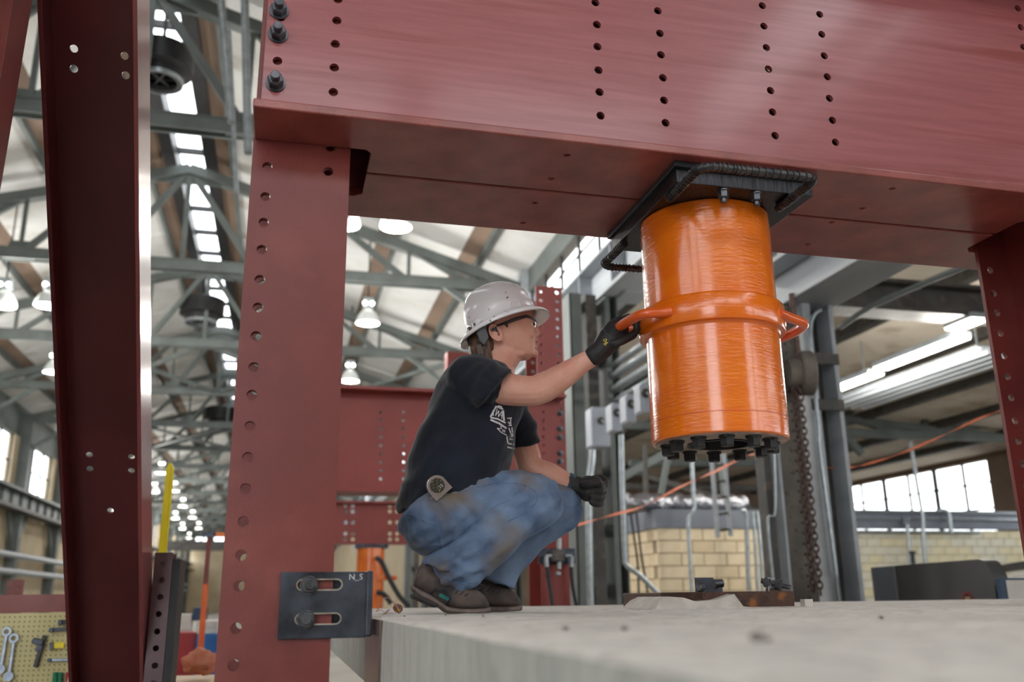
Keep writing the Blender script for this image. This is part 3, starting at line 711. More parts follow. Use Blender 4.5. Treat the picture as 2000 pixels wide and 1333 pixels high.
i_beam('brace_beam', 'dark red steel brace leaning through the picture at the left', lo_, hi_, (1, 0, 0), 0.306, FW, 0.015, 0.01, hol, (REDDK, REDFL), 'leaning braces')
a_, b_ = at_d(48, 0, 2.6), at_d(-6, 325, 2.75)
dd = (a_-b_).normalized()
i_beam('brace_beam', 'lighter red leaning brace cut by the top left corner', b_ - dd*1.8 - Vector((0.16, 0, 0)), a_ + dd*0.7 - Vector((0.16, 0, 0)), (1, 0, 0), 0.306, 0.2, 0.015, 0.01, [], (RED, RED), 'leaning braces')
# ------------------------------------------------------------------ the crouching person
PY0 = 2.90
def fuse(mb, voxel, smooth=6, fac=0.5, fn=None):
    me = mb.mesh('blend'); o = bpy.data.objects.new('blend', me); COL.objects.link(o)
    m = o.modifiers.new('r', 'REMESH'); m.mode = 'VOXEL'; m.voxel_size = voxel
    s_ = o.modifiers.new('s', 'SMOOTH'); s_.factor = fac; s_.iterations = smooth
    dg = bpy.context.evaluated_depsgraph_get(); out = bpy.data.meshes.new_from_object(o.evaluated_get(dg))
    bpy.data.objects.remove(o)
    if fn:
        ns = [v.normal.copy() for v in out.vertices]
        for v, n in zip(out.vertices, ns): v.co = fn(v.co, n)
    return out
def put(name, me, mat, parent, label=None):
    org = ORG[parent.name]
    for v in me.vertices: v.co = v.co - org
    me.shade_smooth()
    return link_mesh(name, me, mat, parent, label)
def prof_ring(fp, bp, hw, Y, n=24, sq=0.0):
    A, B = on_y(*fp, Y), on_y(*bp, Y); c = (A+B)/2; a = (A-B)/2; out = []
    for k in range(n):
        t = 2*math.pi*k/n; ct, st = math.cos(t), math.sin(t)
        e = 1.0 - sq
        out.append(c + a*(math.copysign(abs(ct)**e, ct)) + Vector((0, hw*math.copysign(abs(st)**e, st), 0)))
    return out
def ploft(mb, secs, Y, n=24, sq=0.0): mb.loft([prof_ring(f, b, h, Y, n, sq) for f, b, h in secs])
def limb(mb, pts, n=16, sub=4):
    P = [on_y(a, b, y) for a, b, y, r in pts]; R_ = [q[3] for q in pts]
    path = bez(P, sub); rr = []
    for i in range(len(R_)-1):
        for k in range(sub): rr.append(R_[i] + (R_[i+1]-R_[i])*k/sub)
    rr.append(R_[-1]); mb.tube(path, rr, n)
    mb.ball(P[0], R_[0]*0.97, n=14, m=8); mb.ball(P[-1], R_[-1]*0.97, n=14, m=8)
SKIN = pm('skin', (214, 164, 146), (202, 148, 130), 14, 0.5, sss=0.12, bump=0.08, bscale=200, bdist=0.001, c3=(200, 134, 118), c3scale=9, c3lo=0.55, c3hi=0.75, spec=0.35)
SHIRT = pm('navy_cotton', (30, 36, 48), (22, 26, 36), 10, 0.85, bump=0.25, bscale=260, bdist=0.001, sheen=0.15, spec=0.2)
DENIM = pm('worn_denim', (116, 136, 164), (74, 91, 118), 9, 0.85, bump=0.3, bscale=380, bdist=0.001, c3=(112, 103, 94), c3scale=5.5, c3lo=0.48, c3hi=0.66, spec=0.2)
DENIM2 = pm('denim_seam', (62, 84, 122), (96, 118, 154), 60, 0.85)
GLOVE = pm('black_glove_leather', (40, 38, 40), (28, 27, 30), 20, 0.6, bump=0.4, bscale=90, bdist=0.002, spec=0.4)
GLOVE2 = pm('grey_glove_panel', (62, 60, 64), (48, 47, 52), 20, 0.6, bump=0.3, bscale=90, bdist=0.002)
HAIR = pm('brown_hair', (92, 66, 50), (60, 42, 32), 40, 0.45, stretch=(1, 1, 0.3), spec=0.5)
HATM = pm('white_hard_hat', (246, 244, 247), (238, 236, 240), 8, 0.22, coat=0.4, c3=(112, 96, 92), c3scale=42, c3lo=0.655, c3hi=0.68, spec=0.6)
BLKPL = pm('black_plastic', (24, 26, 32), (34, 36, 44), 12, 0.35)
GREYPL = pm('grey_plastic', (74, 74, 82), (60, 60, 68), 12, 0.4)
WHITEPRINT = pm('shirt_print', (206, 202, 204), (180, 176, 180), 120, 0.8)
SHOE = pm('brown_suede', (92, 80, 74), (64, 56, 54), 22, 0.8, bump=0.4, bscale=120, bdist=0.001, c3=(44, 40, 42), c3scale=12)
SOLE = pm('taupe_sole', (120, 104, 98), (84, 74, 72), 18, 0.7, bump=0.3)
SOLEDK = pm('black_tread', (40, 36, 36), (58, 52, 50), 22, 0.75)
TEAL = pm('teal_trim', (30, 120, 112), (22, 92, 88), 30, 0.6)

person = thing('person', 'person in white hard hat, navy tee and jeans crouching by the orange jack', 'person', (0.6, PY0, SLAB_Z))
NA, FA = 2.70, 3.05        # near and far arm planes
# body: one continuous surface
b = MB()
ploft(b, [((1008,566),(958,575),.045),((1026,585),(935,600),.066),((1037,604),(922,628),.073),((1041,622),(920,650),.074),((1042,640),(926,666),.073),((1043,657),(938,678),.068),((1043,671),(955,688),.060),((1044,684),(972,694),.050),((1043,695),(990,700),.038),((1034,702),(1003,704),.022)], PY0, 28, 0.08)
ploft(b, [((1022,690),(938,676),.055),((1016,706),(934,692),.056),((1005,724),(926,708),.057),((1004,748),(915,722),.075)], PY0)
ploft(b, [((1000,742),(905,715),.11),((1006,775),(872,745),.15),((1000,830),(848,805),.15),((990,880),(820,870),.145),((960,930),(800,950),.145),((925,985),(795,1010),.15),((880,1050),(805,1058),.13)], PY0)
# nose, brow, lips, chin
def hp(px, py, dy=0.0):
    q = on_y(px, py, PY0 - abs(dy)); q.y = PY0 + dy; return q
b.tube([hp(1041,634), hp(1046,643), hp(1050,651)], [.0085, .0105, .0115], 10); b.ball(hp(1050,652.5), .0105)
for s in (-1, 1):
    b.ball(hp(1045,657, s*.011), .0100, .0075, .008)
    b.ball(hp(1033,652, s*.036), .022, .02, .022)          # cheek
    b.ball(hp(1036,622, s*.026), .014, .024, .008)          # brow ridge
    b.ball(hp(1010,690, s*.036), .03, .012, .014)           # jaw
b.ball(hp(1044,667.5), .0085, .021, .007); b.ball(hp(1043.5,676), .0085, .019, .007); b.ball(hp(1044,691), .0135, .018, .0135)
# ear (near and far)
for s in (-1, 1):
    ey = s*.076
    ring = [hp(968 + 12*math.cos(t) + 3.5*math.sin(t)*-1, 650 + 15.5*math.sin(t)*-1 + 2*math.cos(t), ey + s*.004*(1-math.cos(t))) for t in [2*math.pi*k/16 for k in range(16)]]
    b.tube(ring, .0045, 7, closed=True)
    b.ball(hp(969, 650, ey*0.98), .020, .005, .026); b.ball(hp(980, 664, ey*0.98), .006, .005, .007); b.tube([hp(964,658,ey*1.02), hp(966,646,ey*1.05), hp(974,640,ey*1.02)], .003, 6)
# arms
limb(b, [(938,748,PY0-.14,.062),(985,760,PY0-.165,.053),(1036,764,NA,.0475),(1062,757,NA-.01,.0495),(1100,735,NA-.04,.042),(1140,708,NA-.08,.031),(1166,692,NA-.10,.0285),(1182,676,NA-.11,.028)])
limb(b, [(985,775,FA,.06),(1005,830,FA+.01,.052),(1028,885,FA+.01,.0475),(1038,915,FA,.046),(1075,929,FA-.02,.043),(1108,944,FA-.03,.033),(1128,950,FA-.035,.03)])
# legs inside the jeans
for Y, dx, dy in ((PY0-.10, 0, 0), (PY0+.12, 40, 12)):
    limb(b, [(850,1020,Y+.01,.07),(1000+dx*.6,978,Y+.01,.05),(1054+dx,984+dy,Y,.045),(985+dx*1.4,1032+dy,Y,.048),(925+dx*1.5,1082+dy*.6,Y,.042),(900+dx*1.4,1105,Y,.034)])
body = put('body', fuse(b, .0034, 2), SKIN, person)
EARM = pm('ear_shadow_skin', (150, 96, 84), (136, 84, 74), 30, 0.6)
LIPM = pm('lips', (178, 104, 100), (160, 90, 88), 30, 0.45)
EYEW = pm('eye_white', (226, 222, 218), None, rough=0.15); IRIS = pm('iris', (58, 46, 40), None, rough=0.1)
mb = MB(); mb.ball(hp(1045.2,669.0), .0072, .020, .0036); mb.ball(hp(1044.8,674.3), .0072, .018, .0042); mb.build('lips', LIPM, body, smooth=60)
for s in (-1, 1):
    e = MB().ball(hp(1035.5,635, s*.031), .0125, n=14, m=10).build('eyeball', EYEW, body, smooth=60)
    MB().ball(hp(1035.5,635, s*.031) + Vector((.0085, s*.0055, .001)), .0056, n=12, m=8).build('iris', IRIS, body, smooth=60)
    MB().tube([hp(1026,634.5,s*.046), hp(1033.5,629.5,s*.044), hp(1042,632,s*.028)], .0034, 6).build('eyelid', SKIN, body, smooth=60)
    MB().tube([hp(1017,626,s*.056), hp(1030,620.5,s*.048), hp(1043,623,s*.026)], [.0022, .0034, .0022], 6).build('eyebrow', HAIR, body, smooth=60)
MB().ball(hp(974,652.5,-.0815), .0035, .002, .0075).build('ear_shade_spot', EARM, body, smooth=60)  # dark skin spot painting the shade inside the ear
SMUDGE = pm('arm_smudge', (128, 100, 92), (150, 116, 104), 40, 0.7)

# hair: a cap under the hat, a low gathered tail and loose strands
h = MB()
ploft(h, [((1010,590),(930,610),.074),((990,612),(914,634),.081),((978,630),(912,654),.082),((962,650),(918,674),.079),((958,668),(928,690),.066),((952,684),(936,698),.045)], PY0)
h.tube([hp(944,668,-.03), hp(938,686,-.04), hp(944,702,-.05), hp(953,712,-.056), hp(962,722,-.058)], [.042,.040,.032,.020,.006], 12)
h.tube([hp(984,634,-.074), hp(990,638,-.073), hp(996,632,-.072)], [.005,.006,.003], 6)
def hairfn(co, n): return co + n*(.0025*math.sin(co.x*420 + co.z*90) )
put('hair', fuse(h, .005, 2, fn=hairfn), HAIR, person)
hl = MB()
for k in range(26):
    u = k/25; y0 = -.076 + .05*random.random()
    st = hp(932 + 22*u, 678 + 4*u, y0); md = hp(931 + 22*u + random.uniform(-3, 3), 694 + 6*random.random(), y0 - .004); en = hp(926 + 40*u + random.uniform(-4, 4), 703 + 16*u + random.uniform(-3, 4), y0 - .004 - .01*u)
    hl.tube(bez([st, md, en], 5), [.0026]*10 + [.0008], 5)
o = hl.build('loose_strands', HAIR, person, smooth=60); o['kind'] = 'stuff'

# hard hat
Fp, Bp = on_y(1069, 617, PY0), on_y(899, 667, PY0)
hc = (Fp+Bp)/2; fx = (Fp-Bp).normalized(); hn = Vector((-fx.z, 0, fx.x)); HA = (Fp-Bp).length/2
def hatp(r, t, z, bx=1.0):
    return hc + fx*(HA*r*math.cos(t) + (0.0)) + Vector((0, 1, 0))*(HA*0.91*r*math.sin(t)) + hn*z
prof = [(1.0, -.002), (1.005, .003), (.97, .010), (.88, .016), (.80, .022), (.765, .03), (.76, .05), (.735, .08), (.68, .107), (.58, .131), (.44, .149), (.28, .159), (.12, .163), (.02, .1635)]
n = 64; rings = []
for r, z in prof:
    ring = []
    for k in range(n):
        t = 2*math.pi*k/n; rr, zz = r, z
        if r < .77:
            ring_b = math.exp(-(math.sin(t)*r*4.6)**2)*.010*min(1, (z-.03)/.06) if z > .03 else 0
            zz += max(0, ring_b)
        dip = .010*math.cos(2*t) if r > .85 else 0.0
        ring.append(hatp(rr, t, zz - .006 + (.006*math.sin(t)**2 - .012*math.sin(t))*min(1, max(0, (.14-z)/.1))))
    rings.append(ring)
inner = []
for r, z in [(.75, .028), (.78, .016), (.87, .010), (.96, .004), (1.0, -.002)]:
    inner.append([hatp(r, 2*math.pi*k/n, z - .009 + .006*math.sin(2*math.pi*k/n)**2 - .012*math.sin(2*math.pi*k/n)) for k in range(n)])
mb = MB(); mb.loft(rings, caps=False); mb.loft([list(q) for q in inner], caps=False)
hat = mb.build('hard_hat', HATM, person, smooth=50, label='white scuffed full-brim hard hat')
# raised trapezoid emblem frame, rear slot lug, suspension band
from mathutils.bvhtree import BVHTree
def bvh_of(o, parent):
    dg = bpy.context.evaluated_depsgraph_get(); org = ORG[parent.name]
    me = o.data
    return BVHTree.FromPolygons([tuple(v.co + org) for v in me.vertices], [tuple(p.vertices) for p in me.polygons])
hb = bvh_of(hat, person)
def onsurf(bv, px, py, off=.001):
    d = ray(px, py); hit = bv.ray_cast(Vector((0, 0, 0)), d)
    return (hit[0] - d*off) if hit[0] is not None else None
def line_on(bv, pts, r, name, mat, parent, closed=False, off=.0005):
    P = [onsurf(bv, a, c, off) for a, c in pts]; P = [q for q in P if q is not None]
    if len(P) > 1: return MB().tube(P, r, 6, closed=closed).build(name, mat, parent, smooth=60)
def lerp_path(pts, n=6):
    out = []
    for (a, c), (d, e) in zip(pts, pts[1:]):
        for k in range(n): out.append((a + (d-a)*k/n, c + (e-c)*k/n))
    return out + [pts[-1]]
line_on(hb, lerp_path([(997,602),(999,591),(1012,589),(1018,598)]), .0013, 'emblem', HATM, hat)
line_on(hb, lerp_path([(917,631),(932,619),(940,625)]), .0016, 'slot_lug', HATM, hat)
sb = MB(); pts_o = [hatp(.62, math.radians(a), -.012) for a in range(120, 241, 10)]
sb.tube(pts_o, .010, 6); sb.build('headband', GREYPL, hat, smooth=60)
mb = MB(); mb.add([hp(934,640,-.090), hp(948,636,-.092), hp(955,660,-.090), hp(946,676,-.084), hp(936,668,-.080), hp(930,652,-.082)], [(0,1,2,3,4,5)])
o = mb.build('ratchet_plate', GREYPL, hat); m = o.modifiers.new('thick', 'SOLIDIFY'); m.thickness = .006; m = o.modifiers.new('round', 'BEVEL'); m.width = .004; m.segments = 3
# safety glasses
GL = glassmat('clear_lens', (0.97, 0.98, 1.0), 0.10)
mb = MB()
for s in (-1, 1):
    mb.tube([hp(970,637,s*.083), hp(990,630,s*.082), hp(1012,622,s*.078), hp(1028,618,s*.066), hp(1041,622,s*.045), hp(1047,628,s*.015), hp(1047.5,630,0)], [.003,.0052,.0055,.005,.0042,.0038,.0034], 8)
gla = mb.build('safety_glasses', BLKPL, person, smooth=60, label='clear safety glasses with dark frame')
mb = MB(); rows = []
for i in range(6):
    v = i/5; row = []
    for k in range(13):
        u = (k-6)/6
        ax = abs(u); px = 1048.5 - 22*ax**2.4 - 1.5*v; py = 628 - 4.0*ax + v*(15.5 - 7*ax)
        row.append(hp(px, py, u*.062))
    rows.append(row)
vs = [q for r in rows for q in r]
mb.add(vs, [(i*13+k, i*13+k+1, (i+1)*13+k+1, (i+1)*13+k) for i in range(5) for k in range(12)]); mb.build('lens', GL, gla, smooth=80)

# T-shirt
sh = MB()
ploft(sh, [((965,948),(779,1003),.178),((984,935),(776,975),.18),((993,912),(786,930),.175),((1000,880),(806,868),.172),((1008,836),(832,803),.175),((1014,800),(854,752),.178),((1010,768),(872,722),.165),((1004,746),(892,704),.125),((1000,736),(915,695),.085)], PY0, 32, 0.12)
limb(sh, [(915,742,PY0-.115,.075),(945,752,PY0-.16,.074)], 20)
def sleeve(mb, c0, r0, c1, r1, nrm, n=24):
    c0, c1 = Vector(c0), Vector(c1); ring = []
    for f in (0, .25, .5, .75, 1.0):
        c = c0.lerp(c1, f); r = r0 + (r1-r0)*f
        d = (c1-c0).normalized().lerp(Vector(nrm).normalized(), f).normalized(); a, bb = frame_from(d)
        ring.append([c + a*(r*math.cos(2*math.pi*k/n)) + bb*(r*math.sin(2*math.pi*k/n)) for k in range(n)])
    mb.loft(ring)
cuA, cuB = on_y(997,729,PY0-.17), on_y(934,800,PY0-.20); cc = (cuA+cuB)/2; cn = Vector((cuA-cuB)); cn = Vector((cn.z, -.02, -cn.x)).normalized()
sleeve(sh, on_y(918,742,PY0-.10), .082, cc, (cuA-cuB).length/2*1.0, cn)
cf = on_y(1022, 872, FA+.01)
sleeve(sh, on_y(978,775,FA-.03), .085, cf, .062, (cf - on_y(1010,830,FA)).normalized())
def shirtfn(co, n):
    u = co.x*math.cos(.9) + co.z*math.sin(.9); v = -co.x*math.sin(.9) + co.z*math.cos(.9)
    f = noise.noise((u*7, co.y*6, v*22))*.011 + noise.noise((u*16, co.y*10, v*34))*.005
    q = on_y(955, 770, 2.75); w = math.exp(-((co.x-q.x)**2 + (co.z-q.z)**2)/.022)      # gathers round the armpit
    f += w*.0035*noise.noise((math.atan2(co.z-q.z, co.x-q.x)*2.2, 3.1, 0))
    if co.z < .36: f += .005*noise.noise((co.x*8 - co.z*20, 1.7, co.x*10 + co.z*36))
    return co + n*f
shirt = put('tshirt', fuse(sh, .0062, 5, fn=shirtfn), SHIRT, person, 'navy cotton tee with white print')
sbv = bvh_of(shirt, person)

# jeans
j = MB()
ploft(j, [((930,948),(790,985),.155),((940,985),(782,1008),.172),((925,1020),(782,1032),.176),((905,1045),(790,1056),.172),((880,1070),(808,1074),.15),((860,1082),(828,1084),.10)], PY0, 28, 0.1)
YN_, YF_ = PY0-.10, PY0+.12
limb(j, [(856,1012,YN_,.102),(930,980,YN_+.01,.09),(1005,970,YN_+.0,.081),(1052,974,YN_-.005,.076),(1063,980,YN_-.01,.066)], 20)
j2 = MB()
limb(j2, [(1060,984,YN_-.012,.066),(1038,1000,YN_-.03,.071),(985,1030,YN_-.042,.077),(930,1079,YN_-.035,.077),(893,1108,YN_-.01,.079)], 20)
limb(j, [(860,1016,YF_,.1),(960,990,YF_,.09),(1050,984,YF_,.08),(1096,990,YF_,.073),(1104,996,YF_,.066)], 20)
limb(j2, [(1102,999,YF_,.066),(1060,1022,YF_,.070),(1010,1066,YF_,.072),(975,1104,YF_,.07)], 20)
hA, hB = on_y(822,1104,YN_), on_y(922,1149,YN_)
sleeve(j2, on_y(905,1095,YN_), .08, (hA+hB)/2 + Vector((0.0,0,.004)), (hA-hB).length/2*.98, Vector((-(hA-hB).z, 0, (hA-hB).x)).normalized())
hA2, hB2 = on_y(932,1153,YF_), on_y(1000,1128,YF_)
sleeve(j2, on_y(985,1095,YF_), .07, (hA2+hB2)/2, (hA2-hB2).length/2*1.05, Vector((-.35, 0, -1)))
kn, hp_ = on_y(1030,985,2.8), on_y(865,1000,2.8); an = on_y(900,1120,2.8)
def jeanfn(co, n):
    f = noise.noise((co.x*14, co.y*9, co.z*14))*.005
    d = math.hypot(co.x-on_y(1000,968,2.8).x, co.z-on_y(1000,968,2.8).z)
    uu = co.x*.845 + co.z*.535; vv = -co.x*.535 + co.z*.845                      # folds run along the crease behind the knee
    f += .012*noise.noise((uu*7, co.y*4, vv*30)) + math.exp(-(d/.07)**2)*.010*noise.noise((uu*16, co.y*4, vv*60))
    d2 = math.hypot(co.x-an.x, co.z-an.z)
    f += math.exp(-(d2/.085)**2)*(.012*noise.noise((co.x*30, 2, co.z*44)) + .011*noise.noise((uu*10, 4, vv*50)))
    d3 = math.hypot(co.x-on_y(900,975,2.8).x, co.z-on_y(900,975,2.8).z)
    f += math.exp(-(d3/.10)**2)*.011*noise.noise(((co.x-co.z)*8, 5, (co.x*.8 + co.z)*40))
    return co + n*f
jm = MB()
for mm in (fuse(j, .0058, 3, fn=jeanfn), fuse(j2, .0058, 3, fn=jeanfn)): jm.add([v.co.copy() for v in mm.vertices], [list(p_.vertices) for p_ in mm.polygons])
jeans = put('jeans', jm.mesh('jeans'), DENIM, person, 'dirty blue denim work jeans')
jb = bvh_of(jeans, person)
line_on(jb, lerp_path([(798,1006),(803,1004),(830,1020),(855,1027)]), .0016, 'pocket_seam', DENIM2, jeans)
line_on(jb, lerp_path([(855,1027),(858,1050),(861,1072)]), .0016, 'pocket_seam', DENIM2, jeans)
line_on(jb, lerp_path([(798,1006),(793,1040),(797,1055)]), .0016, 'pocket_seam', DENIM2, jeans)
line_on(jb, [(q_.x, q_.y) for q_ in bez([Vector((895,965,0)),Vector((940,950,0)),Vector((1000,944,0)),Vector((1036,954,0)),Vector((1050,974,0)),Vector((1032,998,0)),Vector((990,1020,0))], 7)], .0012, 'leg_seam', DENIM2, jeans)
hemc = [(822 + 100*f, 1100 + 48*f + 18*math.sin(math.pi*f)) for f in [k/24 for k in range(25)]]
line_on(jb, [(a + 4, c - 9) for a, c in hemc], .0018, 'hem_stitch', DENIM2, jeans)

# printed words on the tee: flat print laid on the cloth
def decal(poly_list, name, mat):
    mb = MB()
    for poly in poly_list:
        tris = tessellate_polygon([[Vector((a, c, 0)) for a, c in poly]])
        P = [onsurf(sbv, a, c, .0015) for a, c in poly]
        if any(q is None for q in P): continue
        mb.add(P, [tuple(t_) for t_ in tris])
    if mb.v: return mb.build(name, mat, shirt)
def quad_strip(p, q, w_):
    out = []; dx, dy = q[0]-p[0], q[1]-p[1]; L_ = math.hypot(dx, dy); nx, ny = -dy/L_*w_/2, dx/L_*w_/2; n = max(1, int(L_/4))
    for k in range(n):
        a, c = k/n, (k+1)/n
        out.append([(p[0]+dx*a+nx, p[1]+dy*a+ny), (p[0]+dx*c+nx, p[1]+dy*c+ny), (p[0]+dx*c-nx, p[1]+dy*c-ny), (p[0]+dx*a-nx, p[1]+dy*a-ny)])
    return out
def strokes(lst, w_): return [q for a, c in lst for q in quad_strip(a, c, w_)]
Z = lambda a, c: (930 + a/10.25, 770 + c/10.25)
decal(strokes([(Z(480,165), Z(515,165)), (Z(490,170), Z(480,200)), (Z(440,235), Z(520,268)), (Z(405,240), Z(285,460)), (Z(285,470), Z(430,500)), (Z(430,500), Z(590,580)), (Z(410,250), Z(540,310))], 3.2)
      + strokes([(Z(285,515), Z(460,590)), (Z(460,590), Z(610,690))], 3.6)
      + strokes([(Z(345,330), Z(330,440)), (Z(540,330), Z(560,540))], 3.4), 'banner_print', WHITEPRINT)
decal(strokes([(Z(420,290), Z(385,440)), (Z(385,440), Z(455,330)), (Z(455,330), Z(445,460)), (Z(445,460), Z(520,340)), (Z(520,345), Z(515,500)), (Z(490,430), Z(540,440))], 1.6), 'lettering', WHITEPRINT)
decal(strokes([(Z(420,685), Z(500,770)), (Z(500,770), Z(620,830)), (Z(420,685), Z(490,700)), (Z(490,640), Z(510,700)), (Z(510,640), Z(600,690))], 1.7)
      + strokes([(Z(530,710), Z(525,755)), (Z(550,715), Z(545,765)), (Z(550,715), Z(575,770)), (Z(578,725), Z(573,775))], 1.1), 'ribbon_print', WHITEPRINT)
decal(strokes([(Z(620,490), Z(715,480)), (Z(690,490), Z(690,610)), (Z(640,560), Z(690,610)), (Z(650,630), Z(715,630)), (Z(615,850), Z(635,990)), (Z(640,990), Z(755,1015)), (Z(625,1065), Z(755,1095)), (Z(660,850), Z(720,855)), (Z(670,900), Z(740,910)), (Z(655,680), Z(715,850)), (Z(715,670), Z(735,850))], 2.4), 'side_print', WHITEPRINT)

# gloves
def finger(mb, pts, r):
    P = bez(pts, 5); mb.tube(P, [r]*(len(P)-3) + [r*.96, r*.9, r*.75], 10); mb.ball(P[-1], r*.74, n=10, m=6); mb.ball(P[0], r, n=10, m=6)
hz = zc - 0.006; tipx = None
g = MB()
GW = lambda a, c, y: on_y(a, c, y)
wr_ = GW(1164, 692, 2.60)
limb(g, [(1160,695,2.60,.0335),(1178,680,2.59,.034)], 14)
g.tube([GW(1176,682,2.59), GW(1190,664,2.585), GW(1204,646,2.59), GW(1214,634,2.60)], [.034,.040,.040,.030], 14)
g.ball(GW(1198,655,2.60), .040, .046, .040); g.ball(GW(1212,634,2.60), .030, .046, .026)
for i, (y0, a, c) in enumerate(((2.565,0,0),(2.588,2,-2),(2.611,1,-1),(2.632,-3,2))):
    finger(g, [GW(1210+a,634+c,y0), GW(1226+a,622+c,y0+.004), GW(1240+a,630+c,y0+.006), GW(1243+a,646+c,y0+.004), GW(1233+a,655+c,y0)], (.0118,.0122,.012,.0108)[i])
finger(g, [GW(1196,672,2.555), GW(1212,668,2.545), GW(1228,660,2.55), GW(1240,654,2.56)], .013)
glove = put('glove', fuse(g, .0033, 2), GLOVE, person, 'black work glove gripping the jack handle')
gb = bvh_of(glove, person)
YEL = pm('yellow_print', (214, 190, 60), None, rough=0.7)
GZ = lambda a, c: (1130 + a/11.1, 600 + c/11.1)
mb = MB()
for a, c in (((545,800),(600,830)),((560,790),(640,770)),((590,760),(610,800)),((540,700),(560,740)),((560,740),(600,740)),((600,740),(610,700)),((575,690),(610,700))):
    for q in quad_strip(GZ(*a), GZ(*c), 1.5):
        P = [onsurf(gb, x, y, .001) for x, y in q]
        if all(P): mb.add(P, [(0,1,2,3)])
if mb.v: mb.build('glove_print', YEL, glove)
line_on(gb, lerp_path([GZ(510,640), GZ(590,630), GZ(650,690), GZ(660,750)]), .0008, 'glove_ring', GREYPL, glove)
line_on(gb, lerp_path([GZ(520,470), GZ(620,590), GZ(700,680)]), .0012, 'glove_piping', GREYPL, glove)
# far hand: a loose fist
g = MB(); FY = FA - .04
limb(g, [(1120,948,FY,.033),(1134,952,FY,.035)], 14)
g.ball(GW(1150,955,FY-.01), .046, .042, .046); g.ball(GW(1160,954,FY-.02), .040, .034, .044)
for i in range(4):
    ax, ay = 1166 - i*1.5, 938 + i*13
    yk = FY + .016 - i*.004
    finger(g, [GW(1150, 938+i*10, yk-.01), GW(1174-2*i, 934+i*14, yk), GW(1183-3*i, 944+i*13, yk-.018), GW(1174-3*i, 950+i*12, yk-.040), GW(1160-2*i, 948+i*11, yk-.046)], (.0128,.0132,.0126,.0115)[i])
finger(g, [GW(1140,948,FY-.04), GW(1152,946,FY-.056), GW(1164,944,FY-.06), GW(1172,946,FY-.058)], .0135)
gl2 = put('glove', fuse(g, .0033, 2), GLOVE, person, 'black work glove closed in a loose fist')
WATCH = pm('teal_watch_strap', (36, 72, 92), (26, 54, 70), 20, 0.45)
wc = on_y(1113, 946, FA-.03); wd_ = (on_y(1128,950,FA-.035) - on_y(1100,941,FA-.03)).normalized(); a1, b1 = frame_from(wd_)
mb = MB(); rg = []
for off_, r in ((-.011, .0365), (-.009, .0385), (.009, .0375), (.011, .0352)): rg.append([wc + wd_*off_ + a1*(r*math.cos(2*math.pi*k/28)) + b1*(r*math.sin(2*math.pi*k/28)) for k in range(28)])
wt = mb.loft(rg, caps=False).build('wristwatch', WATCH, person, smooth=50, label='dark teal wristwatch strap')
ld_ = -Vector(_f) * .036 + wc
MB().obox(wc - Vector((0, .037, -.004)), wd_*.014, Vector((0, .003, 0)), Vector((0, 0, .014))).build('watch_face', BLKPL, wt, bevel=.002)

# shoes
def shoe(Y, dx, dy, label):
    s = MB(); top = [((813,1112),(806,1146),.028),((826,1096),(826,1158),.036),((850,1100),(846,1172),.038),((876,1118),(866,1184),.040),((905,1140),(895,1190),.044),((930,1150),(922,1190),.046),((945,1162),(942,1190),.040),((954,1176),(952,1188),.022)]
    ploft(s, [((a[0]+dx, a[1]+dy), (c[0]+dx, c[1]+dy), h) for a, c, h in top], Y, 20, .15)
    clampf = lambda co, n: Vector((co.x, co.y, max(co.z, SLAB_Z+.002)))
    up = put('shoe', fuse(s, .0055, 4, fn=clampf), SHOE, person, label)
    s = MB(); bot = [((802,1140),(804,1154),.030),((818,1149),(816,1166),.038),((838,1159),(836,1174),.040),((856,1172),(852,1182),.040),((872,1183),(868,1195),.044),((895,1187),(893,1199),.048),((925,1187),(922,1199),.050),((945,1185),(943,1198),.042),((956,1183),(956,1195),.022)]
    ploft(s, [((a[0]+dx, a[1]+dy), (c[0]+dx, c[1]+dy), h) for a, c, h in bot], Y, 20, .3)
    put('sole', fuse(s, .0045, 2, fn=clampf), SOLE, up)
    t_ = MB()
    for k in range(7):
        f = k/6; c = on_y(808+dx+40*f, 1159+dy+18*f, Y); t_.box((c.x-.007, Y-.036, c.z-.012), (c.x+.006, Y+.036, c.z+.006))
    put('tread', fuse(t_, .004, 1, fn=clampf), SOLEDK, up)
    ub = bvh_of(up, person)
    line_on(ub, lerp_path([(840+dx,1160+dy),(850+dx,1151+dy),(868+dx,1153+dy),(880+dx,1166+dy),(873+dx,1180+dy)]), .0035, 'side_panel', BLKPL, up)
    mb = MB()
    for q in quad_strip((858+dx,1160+dy), (878+dx,1171+dy), 7):
        P = [onsurf(ub, x, y, .0025) for x, y in q]
        if all(P): mb.add(P, [(0,1,2,3)])
    if mb.v: mb.build('teal_patch', TEAL, up)
    for k in range(4): line_on(ub, lerp_path([(880+dx+9*k,1157+dy+2*k),(888+dx+9*k,1146+dy+4*k)], 4), .002, 'lace', BLKPL, up)
    c = on_y(915+dx, 1148+dy, Y-.02); MB().tube(bez([c, c+Vector((.02,-.02,.012)), c+Vector((.045,-.02,.004)), c+Vector((.02,-.015,-.002)), c], 6), .0018, 6).build('lace', BLKPL, up, smooth=60)
shoe(YN_, 0, 2, 'brown hiking shoe with raised heel')
shoe(YF_+.02, 62, -2, 'darker far hiking shoe')

